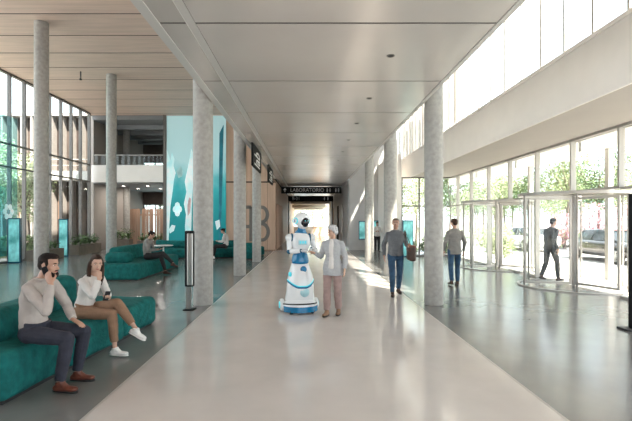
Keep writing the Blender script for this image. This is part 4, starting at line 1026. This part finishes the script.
b = NB(); loftz(b, [(1.12, .12, .11, 0, 0), (1.18, .145, .125, 0, -.005), (1.28, .180, .15, 0.01, -.01), (1.38, .195, .15, 0.01, 0), (1.45, .175, .13, 0.015, .01), (1.50, .10, .09, 0.02, .01), (1.515, .06, .06, 0.02, .01)])
obj('chest', b, 'robot_white', t, True)
b = NB(); rbox(b, .17, .02, .085, .009, 2, (.02, -.163, 1.32)); obj('chest_screen', b, 'robot_pale', t, True)
for i in range(3): obj('screen_mark', B(-.04+.045*i, -.01+.045*i, -.176, -.174, 1.30, 1.345), 'robot_cyan', t)
obj('neck', loftz(NB(), [(1.475, .13, .105, .02, .01), (1.52, .105, .095, .025, .01), (1.56, .075, .075, .03, .0), (1.66, .065, .065, .03, 0)]), 'robot_blue', t, True)
# head
he = bpy.data.objects.new('head', None)
Rh = Matrix.Rotation(.35, 3, 'Z')
hp = V((.035, 0, 1.725))
b = NB(); ell(b, hp+V((0, .01, .02)), (.150, .162, .142), Rh, 24); ell(b, hp+Rh @ V((0, -.03, -.055)), (.112, .12, .11), Rh, 20)
hd = fuse('helmet', b, 'robot_white', t, .010, 4)
b = NB(); ell(b, hp+Rh @ V((0, -.095, -.025)), (.088, .080, .105), Rh, 20); obj('visor', b, 'visor', hd, True)
for s in (-1, 1): obj('eye_light', ell(NB(), hp+Rh @ V((s*.03, -.172, .0)), (.012, .005, .006), Rh, 10), 'robot_cyan', hd, True)
for s in (-1, 1):
    q = hp+Rh @ V((s*.150, -.01, .0)); b = NB(); lathe(b, [(0, -.02), (.055, -.02), (.06, 0), (.055, .018), (0, .022)], n=28)
    bmesh.ops.rotate(b, verts=b.verts, matrix=Rh @ Matrix.Rotation(.5 if s < 0 else -.5, 3, 'Z') @ Matrix.Rotation(s*PI/2, 3, 'Y')); bmesh.ops.translate(b, verts=b.verts, vec=q); e = obj('ear_disc', b, 'robot_cyan', hd, True)
    nrm_ = Rh @ Matrix.Rotation(.5 if s < 0 else -.5, 3, 'Z') @ V((s, 0, 0)); Re = Matrix((nrm_.cross(V((0, 0, 1))), nrm_, V((0, 0, 1)))).transposed()
    b = NB(); ell(b, q+nrm_*.020, (.044, .006, .044), Re, 16); obj('ear_plate', b, 'robot_white', e, True)
    b = NB(); ell(b, q+nrm_*.026-V((0, 0, .008)), (.018, .004, .018), Re, 12); ell(b, q+nrm_*.026+V((0, 0, .012)), (.008, .004, .018), Re, 10); fuse('ear_drop', b, 'robot_blue', e, .004, 1)
# arms
def rarm(s, E_, W_, hd_, hn, th):
    Sh = V((s*.215+.01, .0, 1.40)); E_ = V(E_); W_ = V(W_)
    obj('shoulder_cap', ell(NB(), Sh, (.078, .078, .082), None, 20), 'robot_white', t, True)
    obj('shoulder_ring', ell(NB(), Sh-V((s*.045, 0, 0)), (.035, .085, .092), None, 20), 'robot_navy', t, True)
    obj('upper_arm', loft(NB(), [Sh, lerp(Sh, E_, .3), lerp(Sh, E_, .9), E_], [.05, .055, .045, .04], n=18), 'robot_white', t, True)
    obj('elbow_joint', ell(NB(), E_, (.052, .052, .052), None, 16), 'robot_navy', t, True)
    obj('forearm', loft(NB(), [lerp(E_, W_, .08), lerp(E_, W_, .3), lerp(E_, W_, .8), lerp(E_, W_, .92)], [.045, .055, .042, .034], n=18), 'robot_white', t, True)
    obj('wrist_ring', loft(NB(), [lerp(E_, W_, .9), lerp(E_, W_, 1.0)], [.036, .032], n=18), 'robot_navy', t, True)
    b = NB(); hand(b, W_, hd_, hn, .6, 1.15, th); fuse('hand', b, 'robot_white', t, .007, 1)
rarm(-1, (-.215, -.05, 1.15), (-.01, -.20, 1.17), (1, -.12, .02), (0, 0, -1), 1)
rarm(1, (.275, -.02, 1.18), (.16, -.20, 1.20), (.55, -.75, .02), (-.2, 0, -1), -1)
